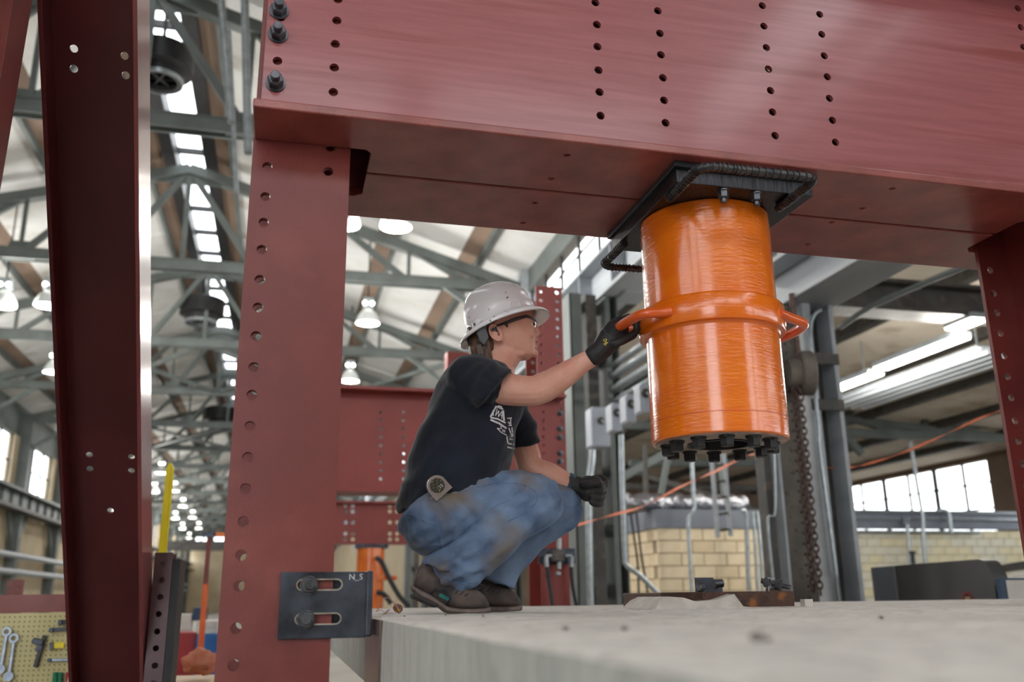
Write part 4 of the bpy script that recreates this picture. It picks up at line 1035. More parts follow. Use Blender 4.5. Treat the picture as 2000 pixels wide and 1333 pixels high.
# tape measure clipped at the waist
q = onsurf(sbv, 852, 952, .0) or onsurf(jb, 852, 952, .0)
t = thing('tape_measure', 'chrome tape measure with black face clipped at the waist of the jeans', 'tape measure', q)
CHROME = pm('chrome_case', (200, 196, 206), (170, 166, 180), 12, 0.18, metal=0.9)
c = q - ray(852, 952)*.018
U = Vector((math.cos(.72), 0, math.sin(.72))); V = Vector((-math.sin(.72), 0, math.cos(.72))); N3 = Vector((0, -1, 0))
hs_ = .032
out = [(-hs_, -hs_), (hs_, -hs_)] + [(hs_*math.cos(a), hs_*math.sin(a)*1.05) for a in [math.pi*k/12 for k in range(1, 12)]] + [(-hs_, 0)]
MB().plate(c, U, V, N3, .026, out).build('case', CHROME, t, bevel=.004)
FACE = pm('tape_label', (28, 28, 26), (120, 104, 40), 160, 0.4, lo=0.58, hi=0.62)
MB().cyl(c + N3*.0262 + V*.002, c + N3*.0272 + V*.002, .0225, 28).build('face_label', FACE, t, smooth=40)
put_text('15', .014, c + N3*.0278 + U*.007 - V*.007, U, V, WHITEPRINT, t, .0003)
MB().box((q.x-.02, c.y-.004, c.z-.05), (q.x-.012, c.y, c.z-.03)).build('hook', CHROME, t)
# ------------------------------------------------------------------ things behind the frame
def pbox(mb, px0, px1, py0, py1, Y, dep):
    ym = (py0+py1)/2; xm = (px0+px1)/2
    a, c = on_y(px0, ym, Y).x, on_y(px1, ym, Y).x; z1, z0 = on_y(xm, py0, Y).z, on_y(xm, py1, Y).z
    return mb.box((a, Y, z0), (c, Y+dep, z1))
XV, YV, ZV = Vector((1, 0, 0)), Vector((0, 1, 0)), Vector((0, 0, 1))
REDBG = pm('red_frame_paint', (150, 66, 60), (136, 58, 54), 3.0, 0.45, bump=0.1)
# second frame
Y2 = 7.0
t = thing('steel_beam', 'red steel beam of the second frame behind the crouching person', 'beam', (1, Y2+.16, .79))
xa, xb = on_y(585, 850, Y2).x, 2.23; zt2, zb2 = .23*Y2, .1125*Y2
hol2 = [on_y(x + .2*k*0, 805.5 + 16.3*k, Y2+.14) for x in (743.5, 788, 1062) for k in range(9)]
MB().plate((0, Y2+.154, 0), XV, ZV, -YV, .014, rect(xa, zb2+.02, xb-.02, zt2-.02), [circ(q.x, q.z, .0135, 10) for q in hol2]).build('web', REDBG, t)
MB().box((xa, Y2, zb2), (xb, Y2+.31, zb2+.025)).build('bottom_flange', REDBG, t); MB().box((xa, Y2, zt2-.025), (xb, Y2+.31, zt2)).build('top_flange', REDBG, t)
for py in (808, 838, 855, 886, 902): nut_set(t, on_y(1094, py, Y2+.14), (0, -1, 0), .022, .022, .015, .026)
t = thing('steel_column', 'red perforated column rising behind the hard hat, part of the second frame', 'column', (2.1, Y2+.3, FLOOR_Z))
c0, c1, ct = on_y(1046, 558, Y2+.3).x, on_y(1097, 566, Y2+.3).x, on_y(1070, 560, Y2+.3).z
hh = [(u, ct - .05 - .082*k) for u in (c0+.045, c1-.045) for k in range(14)]
MB().plate((0, Y2+.316, 0), XV, ZV, -YV, .016, rect(c0, FLOOR_Z, c1, ct), [circ(u, v, .0165, 10) for u, v in hh]).build('front_flange', REDBG, t)
MB().plate((0, Y2+.62, 0), XV, ZV, -YV, .016, rect(c0-.02, FLOOR_Z, c1, ct-.04), [circ(u, v, .0165, 10) for u, v in hh]).build('back_flange', REDBG, t)
MB().box(((c0+c1)/2-.007, Y2+.316, FLOOR_Z), ((c0+c1)/2+.007, Y2+.6, ct-.03)).build('web', REDBG, t)
zz = [on_y(1093, y, Y2+.3).z for y in (1099, 1128, 1151)]
# hydraulic valve block and hoses on that column
t = thing('valve_block', 'small hydraulic valve block with fittings on a black plate', 'valve', on_y(1088, 1094, Y2+.2))
pbox(MB(), 1052, 1124, 1072, 1102, Y2+.27, .02).build('back_plate', BLACK, t)
VB = pm('cast_valve_iron', (112, 108, 104), (84, 80, 78), 30, 0.5, metal=0.5, bump=0.3)
pbox(MB(), 1080, 1104, 1074, 1098, Y2+.17, .1).build('body', VB, t, bevel=.012)
for a, c, d, e, r in ((1092, 1074, 1092, 1052, .02), (1092, 1098, 1092, 1112, .018), (1080, 1086, 1066, 1087, .016), (1104, 1086, 1117, 1087, .016), (1067, 1087, 1068, 1108, .018), (1117, 1087, 1116, 1108, .018), (1086, 1121, 1094, 1122, .02)):
    MB().cyl(on_y(a, c, Y2+.2), on_y(d, e, Y2+.2), r, 10).build('fitting', GALV, t, smooth=40)
HOSE = pm('black_rubber_hose', (34, 34, 38), (48, 48, 52), 30, 0.5)
for nm, pts in (('to the left of the valve', [(1068,1108),(1071,1130),(1076,1160),(1080,1200)]), ('to the right of the valve', [(1116,1108),(1117,1130),(1121,1160),(1129,1195)])):
    tag(MB().tube(bez([on_y(a, c, Y2+.2) for a, c in pts], 6), .016, 8).build('hose', HOSE, smooth=60), 'black hydraulic hose hanging ' + nm, 'hose', 'hydraulic hoses')
# third frame with its jack
Y3 = 13.5
t = thing('steel_beam', 'farther low red beam carrying a small orange jack', 'beam', (1, Y3, .057*Y3))
xa, xb = -.6, 2.3; z1, z0 = .1025*Y3, .057*Y3
hol3 = [on_y(640 + a/5.127, 960 + c/5.127, Y3+.14) for a in (177, 250, 623, 695) for c in (145, 203, 313, 427, 483)]
MB().plate((0, Y3+.154, 0), XV, ZV, -YV, .014, rect(xa, z0+.03, xb, z1-.03), [circ(q.x, q.z, .03, 8) for q in hol3]).build('web', REDBG, t)
MB().box((xa, Y3, z0), (xb, Y3+.31, z0+.03)).build('bottom_flange', REDBG, t); MB().box((xa, Y3, z1-.03), (xb, Y3+.31, z1)).build('top_flange', REDBG, t)
t = thing('steel_column', 'red column top of the farthest frame, showing behind the shoulder', 'column', (2.3, Y3+.3, FLOOR_Z))
pbox(MB(), 872, 925, 688, 1180, Y3+.3, .25).build('shaft', REDBG, t)
t = thing('steel_column', 'thin red column edge below the second beam', 'column', (.5, Y3+.32, FLOOR_Z))
MB().box((-.45, Y3+.32, FLOOR_Z), (.72, Y3+.34, z0)).build('front_flange', REDBG, t); MB().box((.1, Y3+.34, FLOOR_Z), (.12, Y3+.6, z0)).build('web', REDBG, t)
jx, jz = on_y(724, 1075, Y3+.15).x, z0-.06
t = thing('hydraulic_jack', 'small far orange jack under the farther red beam', 'jack', (jx, Y3+.15, -.5))
MB().lathe((jx, Y3+.15, 0), [(.001, jz), (.2, jz), (.2, .33), (.25, .33), (.25, .26), (.2, .26), (.2, -.35), (.001, -.35)], 24).build('barrel', ORANGE, t, smooth=35)
MB().box((jx-.24, Y3, jz), (jx+.24, Y3+.3, z0)).build('mounting_plate', BLACK, t)
for s in (-1, 1): MB().tube([(jx+s*.24, Y3+.05, .3), (jx+s*.36, Y3+.08, .29), (jx+s*.36, Y3+.22, .29), (jx+s*.24, Y3+.25, .3)], .03, 8).build('handle', ORANGE2, t)
for nm, pts in (('looping down from the far jack side', [(733,1090),(745,1098),(760,1130),(780,1165),(800,1186)]), ('low from the far jack foot', [(735,1158),(750,1162),(764,1180)])):
    tag(MB().tube(bez([on_y(a, c, Y3-.2) for a, c in pts], 6), .035, 8).build('hose', HOSE, smooth=60), 'thick dark hose ' + nm, 'hose', 'hydraulic hoses')

# stub column, yellow post and red jib post between brace and column
YS4 = 4.5
t = thing('column_stub', 'short purplish perforated steel upright between brace and red column', 'column', on_y(318, 1300, YS4))
PURP = pm('purplish_primer', (104, 76, 82), (88, 62, 68), 6, 0.4)
u0, u1, zt_ = on_y(292, 1200, YS4).x, on_y(328, 1200, YS4).x, on_y(315, 1080, YS4).z
hs_ = [on_y(a, c, YS4) for a, c in ((319,1101),(316,1134),(313,1167),(310,1200),(307,1234),(304.5,1267),(302.5,1301),(299,1335))]
MB().plate((0, YS4+.016, 0), XV, ZV, -YV, .016, rect(u0, FLOOR_Z, u1, zt_), [circ(q.x, q.z, .0135, 12) for q in hs_]).build('front_flange', PURP, t)
MB().box((u1+.002, YS4, FLOOR_Z), (u1+.035, YS4+.25, zt_-.03)).build('side_plate', DARKIRON, t)
MB().box((u0, YS4+.14, FLOOR_Z), (u1, YS4+.16, zt_)).build('back_plate', PURP, t)
YELM = pm('yellow_paint', (250, 230, 50), (240, 216, 40), 8, 0.4)
q0, q1 = on_y(333, 905, 5.2), on_y(321, 1080, 5.2)
t = thing('yellow_post', 'slim bright yellow post standing behind the perforated upright', 'post', (q1.x, 5.2, FLOOR_Z))
MB().plate((0, 5.22, 0), XV, ZV, -YV, .02, [(q0.x-.02, FLOOR_Z), (q0.x+.02, FLOOR_Z), (q0.x+.02, q0.z-.03), (q0.x+.008, q0.z), (q0.x-.008, q0.z), (q0.x-.02, q0.z-.03)]).build('strip', YELM, t)
MB().box((q0.x-.006, 5.19, FLOOR_Z), (q0.x+.006, 5.2, q0.z-.03)).build('ridge', YELM, t)
YJ = 9.0
t = thing('jib_post', 'thin pink red post with dark cross head beside the red column', 'post', (on_y(400,1200,YJ).x, YJ, FLOOR_Z))
x = on_y(401, 1150, YJ).x; MB().cyl((x, YJ, .15), (x, YJ, on_y(404,1050,YJ).z), .022, 10).build('upper_post', RED, t, smooth=40)
MB().cyl((x, YJ, FLOOR_Z), (x, YJ, .15), .026, 10).build('lower_post', ORANGE2, t, smooth=40)
pbox(MB(), 395, 421, 1039, 1049, YJ-.03, .06).build('cross_head', BLACK, t); pbox(MB(), 418, 440, 1040, 1049, YJ-.03, .06).build('tag_block', ORANGE, t)

# workshop corner seen low between brace and column
BLUEM = pm('blue_plastic_bin', (30, 110, 180), (24, 92, 156), 4, 0.45); WHT = pm('white_paper_box', (214, 210, 204), (196, 190, 182), 6, 0.7); DBLUE = pm('navy_box', (30, 64, 96), (24, 50, 78), 5, 0.5)
WOODM = pm('pale_plywood', (196, 172, 138), (176, 150, 116), 6, 0.7, stretch=(1, 6, 1)); RAG = pm('orange_rag', (206, 140, 116), (190, 112, 88), 14, 0.85); REDP = pm('red_cabinet', (164, 40, 48), (148, 34, 42), 3, 0.4)
def cab(name, label, cat, r, Y, dep, mat, front=True):
    t = thing(name, label, cat, (on_y((r[0]+r[1])/2, r[3], Y).x, Y, on_y((r[0]+r[1])/2, r[3], Y).z))
    pbox(MB(), *r, Y, dep).build('body', mat, t, bevel=.01)
    if front: pbox(MB(), r[0]+2, r[1]-2, r[2]+2, (r[2]+r[3])/2, Y-.012, .012).build('front_panel', mat, t)
    return t
cab('tool_cabinet', 'red tool cabinet low behind the wooden bench', 'cabinet', (336, 379, 1236, 1380), 9.5, .5, REDP)
cab('storage_bin', 'blue plastic bin next to the red cabinet', 'bin', (379, 424, 1240, 1380), 9.4, .5, BLUEM)
cab('paper_box', 'white box standing on the blue bin', 'box', (383, 426, 1213, 1239), 9.5, .35, WHT)
cab('small_bin', 'dark navy box stacked behind the white box', 'box', (377, 402, 1187, 1213), 10.2, .3, DBLUE)
cab('paper_stack', 'pale papers and cartons leaning left of the navy box', 'box', (344, 374, 1200, 1234), 10.2, .2, WHT)
t = thing('workbench', 'pale plywood bench top between brace and red column', 'bench', on_y(372, 1330, 5.6))
q0, q1 = on_z(330, 1318, on_y(372, 1318, 6.2).z), on_y(430, 1318, 6.2)
MB().box((q0.x-.1, 5.35, q1.z-.04), (q1.x+.4, 6.2, q1.z)).build('top', WOODM, t, bevel=.005)
for xx in (q0.x-.04, q1.x+.35): MB().box((xx-.04, 5.4, FLOOR_Z), (xx+.04, 5.48, q1.z-.04)).build('leg', WOODM, t)
mb = MB(); rq = on_y(392, 1292, 5.85)
mb.ball(rq, .09, .07, .075); mb.ball(on_y(372, 1300, 5.85), .05, .05, .05); mb.ball(on_y(405, 1298, 5.85), .06, .06, .06)
me = fuse(mb, .012, 3, fn=lambda co, n: co + n*(.022*noise.noise(co*20) + .012*noise.noise(co*45)))
rg = link_mesh('cleaning_rag', me, RAG); me.shade_smooth(); tag(rg, 'crumpled orange rag lying on the plywood bench', 'rag')

# pegboard and hand tools at the left edge
PEG = pm('pegboard', (214, 206, 158), (202, 192, 142), 3, 0.7)
nt = PEG.node_tree; vor = nt.nodes.new('ShaderNodeTexVoronoi'); vor.inputs['Scale'].default_value = 40; vor.inputs['Randomness'].default_value = 0.0
tc_ = [n_ for n_ in nt.nodes if n_.type == 'TEX_COORD'][0]; nt.links.new(tc_.outputs['Object'], vor.inputs['Vector'])
rp = nt.nodes.new('ShaderNodeValToRGB'); rp.color_ramp.elements[0].position = .14; rp.color_ramp.elements[1].position = .2; rp.color_ramp.elements[0].color = (.12, .1, .06, 1)
nt.links.new(vor.outputs['Distance'], rp.inputs[0]); mx = nt.nodes.new('ShaderNodeMixRGB'); mx.blend_type = 'MULTIPLY'; mx.inputs[0].default_value = .8
bs = nt.nodes['Principled BSDF']; src = bs.inputs['Base Color'].links[0].from_socket; nt.links.new(src, mx.inputs[1]); nt.links.new(rp.outputs[0], mx.inputs[2]); nt.links.new(mx.outputs[0], bs.inputs['Base Color'])
YP = 5.6
p0, p1 = on_y(-60, 1197, YP), on_y(152, 1197, YP)
t = thing('pegboard', 'cream perforated tool board at the lower left', 'pegboard', (p0.x, YP, FLOOR_Z))
MB().box((p0.x-.8, YP, -.85), (p1.x, YP+.02, p1.z)).build('board', PEG, t)
for xx in (p0.x-.7, p1.x-.06): MB().box((xx, YP+.02, FLOOR_Z), (xx+.05, YP+.07, p1.z)).build('leg', WOODM, t)
t = thing('steel_beam', 'low red steel beam edge above the tool board', 'beam', (p0.x, YP+.3, -.1))
z1, z0 = on_y(70, 1166, YP+.4).z, on_y(70, 1197, YP+.4).z
MB().box((p0.x-1.2, YP+.4, z0), (p1.x+.1, YP+.43, z1)).build('flange_edge', RED, t); MB().box((p0.x-1.2, YP+.4, z1), (p1.x+.1, YP+.62, z1+.012)).build('top_plate', RED, t)
MB().box((p0.x-1.1, YP+.45, FLOOR_Z), (p0.x-1.0, YP+.6, z0)).build('leg', RED, t); MB().box((p1.x-.1, YP+.45, FLOOR_Z), (p1.x, YP+.6, z0)).build('leg', RED, t)
t = thing('column_stub', 'small red perforated column stub above the tool board', 'column', (on_y(29,1167,10).x, 10, FLOOR_Z))
a, c = on_y(12, 1150, 10).x, on_y(45, 1150, 10).x; zt_ = on_y(29, 1133, 10).z
MB().plate((0, 10.02, 0), XV, ZV, -YV, .02, rect(a, FLOOR_Z, c, zt_), [circ(u, zt_-.03-.055*k, .014, 8) for u in (a+.035, c-.035) for k in range(4)]).build('plate', RED, t); MB().box(((a+c)/2-.01, 10.02, FLOOR_Z), ((a+c)/2+.01, 10.2, zt_)).build('web', RED, t)
TSTEEL = pm('wrench_steel', (150, 158, 172), (118, 126, 140), 20, 0.3, metal=0.7)
def wrench(a, c, label):
    P, Q = on_y(*a, YP-.02), on_y(*c, YP-.02); d = (Q-P).normalized(); sx = d.cross(YV).normalized()
    t = thing('wrench', label, 'wrench', Q, 'hand tools on the board')
    MB().bar(P, Q, .008, .018, hint=sx).build('shank', TSTEEL, t, bevel=.003)
    for E_, s in ((P, -1), (Q, 1)):
        ring = [(.024*math.cos(k*math.pi/8), .024*math.sin(k*math.pi/8)) for k in range(16)]
        MB().plate(E_ + d*s*.015, sx, d, YV, -.012, ring, [[(x_*.55, y_*.55 + (.012 if s > 0 else 0)) for x_, y_ in ring]] if s < 0 else []).build('box_end' if s < 0 else 'open_end', TSTEEL, t)
wrench((13,1240), (2,1302), 'longer bright wrench hanging at the very edge of the tool board')
wrench((27,1253), (18,1316), 'bluish wrench hanging beside the hammer')
t = thing('hammer', 'black hammer hanging aslant on the tool board', 'hammer', on_y(72, 1300, YP-.02), 'hand tools on the board')
MB().bar(on_y(88,1242,YP-.02), on_y(69,1304,YP-.02), .02, .022).build('handle', BLKPL, t, bevel=.004); MB().bar(on_y(64,1252,YP-.025), on_y(85,1256,YP-.025), .03, .03).build('head', BLACK, t, bevel=.004)
MB().bar(on_y(80,1262,YP-.025), on_y(70,1272,YP-.025), .015, .02).build('claw', BLACK, t)
for px0, px1, py, hgt, mt, nm, lb in ((115,141,1216,.022,BLKPL,'file','flat dark file lying topmost on the tool board hooks'),(98,129,1231,.02,BLACK,'chisel','dark chisel on the second row of hooks'),(98,125,1262,.03,YELM,'square','yellow rimmed square on the middle of the board'),(94,139,1290,.014,TSTEEL,'ruler','thin grey steel ruler low on the board')):
    t = thing(nm, lb, nm, on_y(px0, py, YP-.02), 'hand tools on the board')
    MB().bar(on_y(px0,py,YP-.015), on_y(px1,py-1,YP-.015), .014, hgt).build('blade', mt, t, bevel=.002); MB().bar(on_y(px0-1,py+1,YP-.02), on_y(px0+7,py,YP-.02), .022, hgt*1.25).build('grip', BLACK, t, bevel=.003)
GREENM = pm('green_grip', (30, 120, 90), None, rough=0.5)
for px, nm, mt, lb in ((108,'screwdriver',GREENM,'green handled screwdriver, left of two at the board foot'),(118,'screwdriver',GREENM,'green handled screwdriver, right of two at the board foot'),(133,'pliers',REDP,'red and white gripped pliers at the board foot')):
    t = thing(nm, lb, nm, on_y(px, 1330, YP-.02), 'hand tools on the board')
    MB().cyl(on_y(px,1314,YP-.02), on_y(px-2,1345,YP-.02), .012, 10).build('grip', mt, t, smooth=40); MB().cyl(on_y(px-2,1345,YP-.02), on_y(px-3,1375,YP-.02), .004, 8).build('shaft', TSTEEL, t)
    if nm == 'pliers': MB().cyl(on_y(px+8,1312,YP-.02), on_y(px-4,1340,YP-.02), .012, 10).build('grip', WHT, t, smooth=40)

# ------------------------------------------------------------------ things lying on the slab
t = thing('base_plate', 'rusty steel base plate bedded in grout on the slab under the jack', 'plate', (1.5, 3.0, SLAB_Z))
YB = 3.0
g_ = lambda a, c, Y=YB: on_y(a, c, Y)
zt_ = g_(1368, 1157).z
xA, xC, xD = on_y(1291, 1165, 3.12).x, g_(1368, 1165).x, g_(1560, 1165).x
out = [(xA, 3.12), (xC, 2.98), (xC+.36, 3.0), (xD, 3.06), (xD, 3.5), (xA, 3.5)]
MB().plate((0, 0, SLAB_Z), XV, YV, ZV, zt_-SLAB_Z, out).build('plate', RUST, t, bevel=.003)
mb = MB(); ws = [(1272,1190,1196),(1288,1174,1196),(1305,1166,1196),(1335,1168,1196),(1360,1176,1197),(1400,1172,1197),(1434,1161,1197),(1452,1185,1196),(1470,1190,1196),(1560,1190,1195),(1576,1188,1194)]
fr, tp, bk = [], [], []
for i, (a, c, d) in enumerate(ws):
    q = g_(a, c, 2.93); fr.append(Vector((q.x, 2.90, SLAB_Z-.008))); tp.append(Vector((q.x, 2.93, max(q.z, SLAB_Z+.003)))); bk.append(Vector((q.x, 3.2, max(q.z, SLAB_Z+.003))))
n = len(ws); mb.add(fr+tp+bk, [(i, i+1, n+i+1, n+i) for i in range(n-1)] + [(n+i, n+i+1, 2*n+i+1, 2*n+i) for i in range(n-1)] + [(0, n, 2*n), (n-1, 3*n-1, 2*n-1)] + [(i+1, i, 2*n+i, 2*n+i+1) for i in range(n-1)]); mb.build('grout_bed', GROUT, t)
pbox(MB(), 1572, 1588, 1171, 1186, 3.0, .03).build('foam_plug', WHT, t)
t = thing('bolt_block', 'dark steel clamp block with a bolt on the base plate', 'block', (g_(1385,1150).x, 3.05, zt_))
mb = MB(); pbox(mb, 1362, 1394, 1129, 1158, 3.05, .02); mb.build('front_plate', BLACK, t); pbox(MB(), 1394, 1411, 1132, 1158, 3.12, .05).build('rear_block', BLACK, t)
q = g_(1369, 1146, 3.05); ax = Vector((-.55, -.8, -.12)).normalized(); nut_set(t, q, ax, .018, .018, .016, .02)
MB().cyl(q + ax*.03, q + ax*.062, .0085, 12).build('bolt_tip', BOLT, t, smooth=40); MB().cyl(g_(1395,1141,3.1), g_(1411,1140,3.1), .014, 12).build('bolt_shank', BOLT, t, smooth=40)
t = thing('threaded_rod', 'dark threaded rod with two nuts sticking up behind the base plate', 'bolt', g_(1515, 1160, 3.4))
P, Q = g_(1487,1135,3.36), g_(1545,1149,3.28); d = (Q-P).normalized()
MB().tube([P + (Q-P)*k/40 for k in range(41)], [.0115 if k % 2 else .0100 for k in range(41)], 10).build('rod', BOLT, t, smooth=60)
for f in (.12, .5): MB().hexa(P + (Q-P)*f, d, .022, .024).build('nut', BOLT, t)
MB().bar(g_(1506,1129,3.33), g_(1508,1160,3.33), .006, .03).build('tab', GALV, t); MB().box((g_(1508,1150,3.33).x-.012, 3.32, SLAB_Z), (g_(1508,1150,3.33).x+.012, 3.36, g_(1508,1150,3.33).z)).build('stem', RUST, t)
WIRE = pm('copper_pink_wire', (196, 150, 144), (150, 96, 90), 60, 0.4, metal=0.4)
t = thing('wire_bundle', 'small tangle of coppery wire by the bracket on the slab', 'wire', on_z(760, 1200, SLAB_Z))
c0_ = on_z(777, 1199, SLAB_Z)
for k in range(7):
    a0 = random.uniform(0, 6.28); ra = random.uniform(.012, .021); tilt = random.uniform(-.6, .6)
    e1 = Vector((random.uniform(-1, 1), random.uniform(-1, 1), random.uniform(-1, 1))).normalized(); e2 = e1.cross(Vector((random.uniform(-1, 1), 1, random.uniform(-1, 1)))).normalized()
    MB().tube([c0_ + Vector((0, 0, .016)) + (e1*math.cos(a) + e2*math.sin(a))*.015 for a in [2*math.pi*i/18 for i in range(18)]], .0014, 5, closed=True).build('wire_loop', WIRE, t, smooth=60)
w0, w1 = on_z(734, 1198, SLAB_Z), on_z(772, 1196, SLAB_Z)
MB().tube(bez([w0 + ZV*.003, w0 + Vector((.02, 0, .03)), (w0+w1)/2 + ZV*.05, w1 + Vector((-.005, 0, .03)), w1 + ZV*.004], 8), .0014, 5).build('wire_arc', WIRE, t, smooth=60)
MB().tube(bez([w0 + ZV*.004, on_z(745,1200,SLAB_Z)+ZV*.012, on_z(752,1202,SLAB_Z)+ZV*.003, on_z(760,1198,SLAB_Z)+ZV*.012, on_z(748,1203,SLAB_Z)+ZV*.002], 8), .0014, 5).build('wire_arc', WIRE, t, smooth=60)
MB().ball(c0_ + ZV*.009, .007, .006, .006).build('orange_cap', YELM, t, smooth=60)
DEB = pm('grey_crumb', (140, 132, 124), (110, 104, 98), 40, 0.9)
for k, (a, c, r) in enumerate(((1105,1235,.0035),(1220,1236,.004),(1480,1262,.006),(1500,1259,.0035),(944,1207,.003),(870,1204,.003),(1722,1213,.004),(790,1206,.002))):
    q = on_z(a, c, SLAB_Z); lbs = ['dark crumb on the slab before the shoes', 'dark crumb right of the shoes', 'largest blurred lump on the slab front', 'lesser lump beside the largest one', 'speck at the far shoe toe', 'speck below the near shoe', 'dark speck on the slab toward the right column', 'speck beside the wire tangle']
    o = MB().ball((0, 0, 0), r*1.4, r, r*.8, n=8, m=5); o = o.build('concrete_crumb', DEB, smooth=60); o.location = q + ZV*r*.5; tag(o, lbs[k], 'crumb', 'crumbs on the slab')

# ------------------------------------------------------------------ right side: nave columns, cabinets, block walls
def nave_column(Y, label, x0=4.3, x1=5.12):
    t = thing('building_column', label, 'column', ((x0+x1)/2, Y+.25, FLOOR_Z), 'building columns along the aisle')
    MB().box((x0, Y, FLOOR_Z), (x0+.2, Y+.02, 4.72)).build('plate', GREYST, t); MB().box((x0, Y, FLOOR_Z), (x0+.02, Y+.5, 4.72)).build('side_plate', GREYST, t)
    MB().box((x0+.28, Y+.02, FLOOR_Z), (x0+.46, Y+.5, 4.72)).build('inner_channel', DKST, t)
    MB().box((x1-.22, Y, FLOOR_Z), (x1-.14, Y+.5, 4.72)).build('flange', GREYST, t); MB().box((x1-.02, Y, FLOOR_Z), (x1, Y+.5, 4.72)).build('flange', GREYST, t); MB().box((x1-.14, Y+.22, FLOOR_Z), (x1-.02, Y+.26, 4.72)).build('web', DKST, t)
    for z in np.arange(-.9, 4.6, .9): MB().box((x0, Y+.505, z), (x1, Y+.52, z+.2)).build('batten', DKST, t)
    return t
nave_column(13.2, 'grey built-up building column with switch boxes, left of the orange jack')
for k, y in enumerate((19.6, 26.0, 32.4)): nave_column(y, 'grey building column farther down the aisle edge, %s beyond the switch boxes' % ORD[k])
# column A with riveted plate
YA = 7.2
t = thing('building_column', 'massive grimy riveted building column behind the orange jack', 'column', (4.4, YA, FLOOR_Z), 'building columns along the aisle')
gx = lambda px, Y=YA: on_y(px, 1100, Y).x
GRIME = pm('grimy_riveted_steel', (120, 112, 102), (98, 92, 86), 5, 0.65, c3=(64, 56, 52), c3scale=16, c3lo=0.6, c3hi=0.72, bump=0.3)
MB().box((gx(1495), YA-.12, FLOOR_Z), (gx(1508), YA+.03, 2.6)).build('side_channel', DKST, t); MB().box((gx(1508), YA+.1, FLOOR_Z), (gx(1524), YA+.14, 2.6)).build('channel_web', DKST, t); MB().box((gx(1524), YA-.12, FLOOR_Z), (gx(1529), YA+.1, 2.6)).build('channel_edge', LTST, t)
MB().box((gx(1529), YA, FLOOR_Z), (gx(1594), YA+.03, 2.6)).build('face_plate', GRIME, t)
for px in (1538, 1575):
    rv = MB()
    for z in np.arange(-.3, 2.5, .09): rv.ball((gx(px), YA, z), .014, .01, .014, n=8, m=5)
    o = rv.build('rivets', DKST, t, smooth=60); o['kind'] = 'stuff'
MB().box((gx(1605), YA-.1, FLOOR_Z), (gx(1622), YA+.4, 2.6)).build('near_flange', LTST, t); MB().box((gx(1622), YA+.12, FLOOR_Z), (gx(1663), YA+.15, 2.6)).build('web', DKST, t); MB().box((gx(1660), YA-.1, FLOOR_Z), (gx(1668), YA+.4, 2.6)).build('far_flange', LTST, t)
for py in (700, 790): q = on_y(1600, py, YA-.12); MB().box((gx(1604), YA-.12, q.z-.05), (gx(1668), YA-.1, q.z+.05)).build('batten', DKST, t)
CH_R = pm('rusty_chain', (112, 88, 80), (84, 66, 62), 30, 0.55, metal=0.4)
t = thing('chain_hoist', 'rusty chain hoist with a long link chain hanging before the riveted column', 'hoist', on_y(1555, 800, YA-.2))
link = MB(); pts = [(.022*math.cos(a), 0, .034*math.sin(a)) for a in [2*math.pi*k/14 for k in range(14)]]; link.tube(pts, .008, 6, closed=True)
lm = link.mesh('chain_link', smooth=60); qa, qb = on_y(1548, 740, YA-.2), on_y(1592, 1165, YA-.2); L_ = qa.z - qb.z; nl = int(L_/.05); hz_ = ORG[t.name]
for k in range(nl):
    o = link_mesh('chain_link', lm, CH_R, t); o.location = Vector((qa.x, YA-.2, qa.z - .05*k)) - hz_; o.rotation_euler.z = (math.pi/2 if k % 2 else 0) + .5
for k in range(nl):
    o = link_mesh('chain_link', lm, CH_R, t); o.location = Vector((qa.x+.045, YA-.23, qa.z - .025 - .05*k)) - hz_; o.rotation_euler.z = (math.pi/2 if k % 2 else 0) + 1.1
dc = on_y(1562, 730, YA-.2); ax = Vector((.8, -.25, 0)).normalized()
MB().lathe(dc, [(.001, -.1), (.12, -.1), (.135, -.06), (.135, -.005), (.19, 0), (.2, .02), (.2, .10), (.185, .115), (.001, .115)], 28, axis=ax).build('housing', GRIME, t, smooth=40)
MB().cyl(dc + ZV*.1, dc + ZV*.75, .03, 8).build('hanger', CH_R, t)
# switch boxes and conduits
BOXM = pm('grey_switch_box', (176, 184, 196), (160, 168, 180), 3, 0.4)
bxs = [(1137, 1158, 1191, 795, 872, 12.0, 'largest and nearest to the building column'), (1186, 1198, 1214, 787, 842, 10.9, 'second from the building column'), (1213, 1226, 1242, 770, 825, 9.9, 'third from the building column'), (1240, 1254, 1272, 748, 806, 9.0, 'partly behind the orange jack')]
for a, c, d, y0, y1, Y, lb in bxs:
    xA, xB = on_y(c, (y0+y1)/2, Y).x, on_y(d, (y0+y1)/2, Y).x; zA, zB = on_y(c, y1, Y).z, on_y(c, y0, Y).z
    t = thing('switch_box', 'grey electrical switch box, ' + lb, 'switch box', (xA, Y, zA), 'switch boxes in a row')
    dep = .3*(Y/12)
    MB().box((xA, Y, zA), (xB, Y+dep, zB)).build('body', BOXM, t, bevel=.012)
    MB().box((xA-.014, Y+.02, zA+.02), (xA, Y+dep-.02, zB-.02)).build('door', BOXM, t, bevel=.006)
    hx, hz2 = xA*.45+xB*.55, zA*.35+zB*.65
    MB().cyl((hx-.02, Y-.03, hz2), (hx-.02, Y, hz2), .05, 12).build('switch_base', DKST, t); MB().bar((hx-.02, Y-.04, hz2), (hx+.07, Y-.05, hz2-.07), .025, .03).build('lever', GALV, t)
for k, (z, r) in enumerate(((3.62, .05), (3.44, .07), (3.22, .07), (3.02, .05))):
    tag(MB().cyl((5.0, 8.2, z*.98), (5.0, 13.4, z*.98), r, 12).build('conduit', GALV, smooth=40), 'grey conduit above the switch boxes, %s from the top' % ORD[k], 'conduit', 'conduits over the switch boxes')
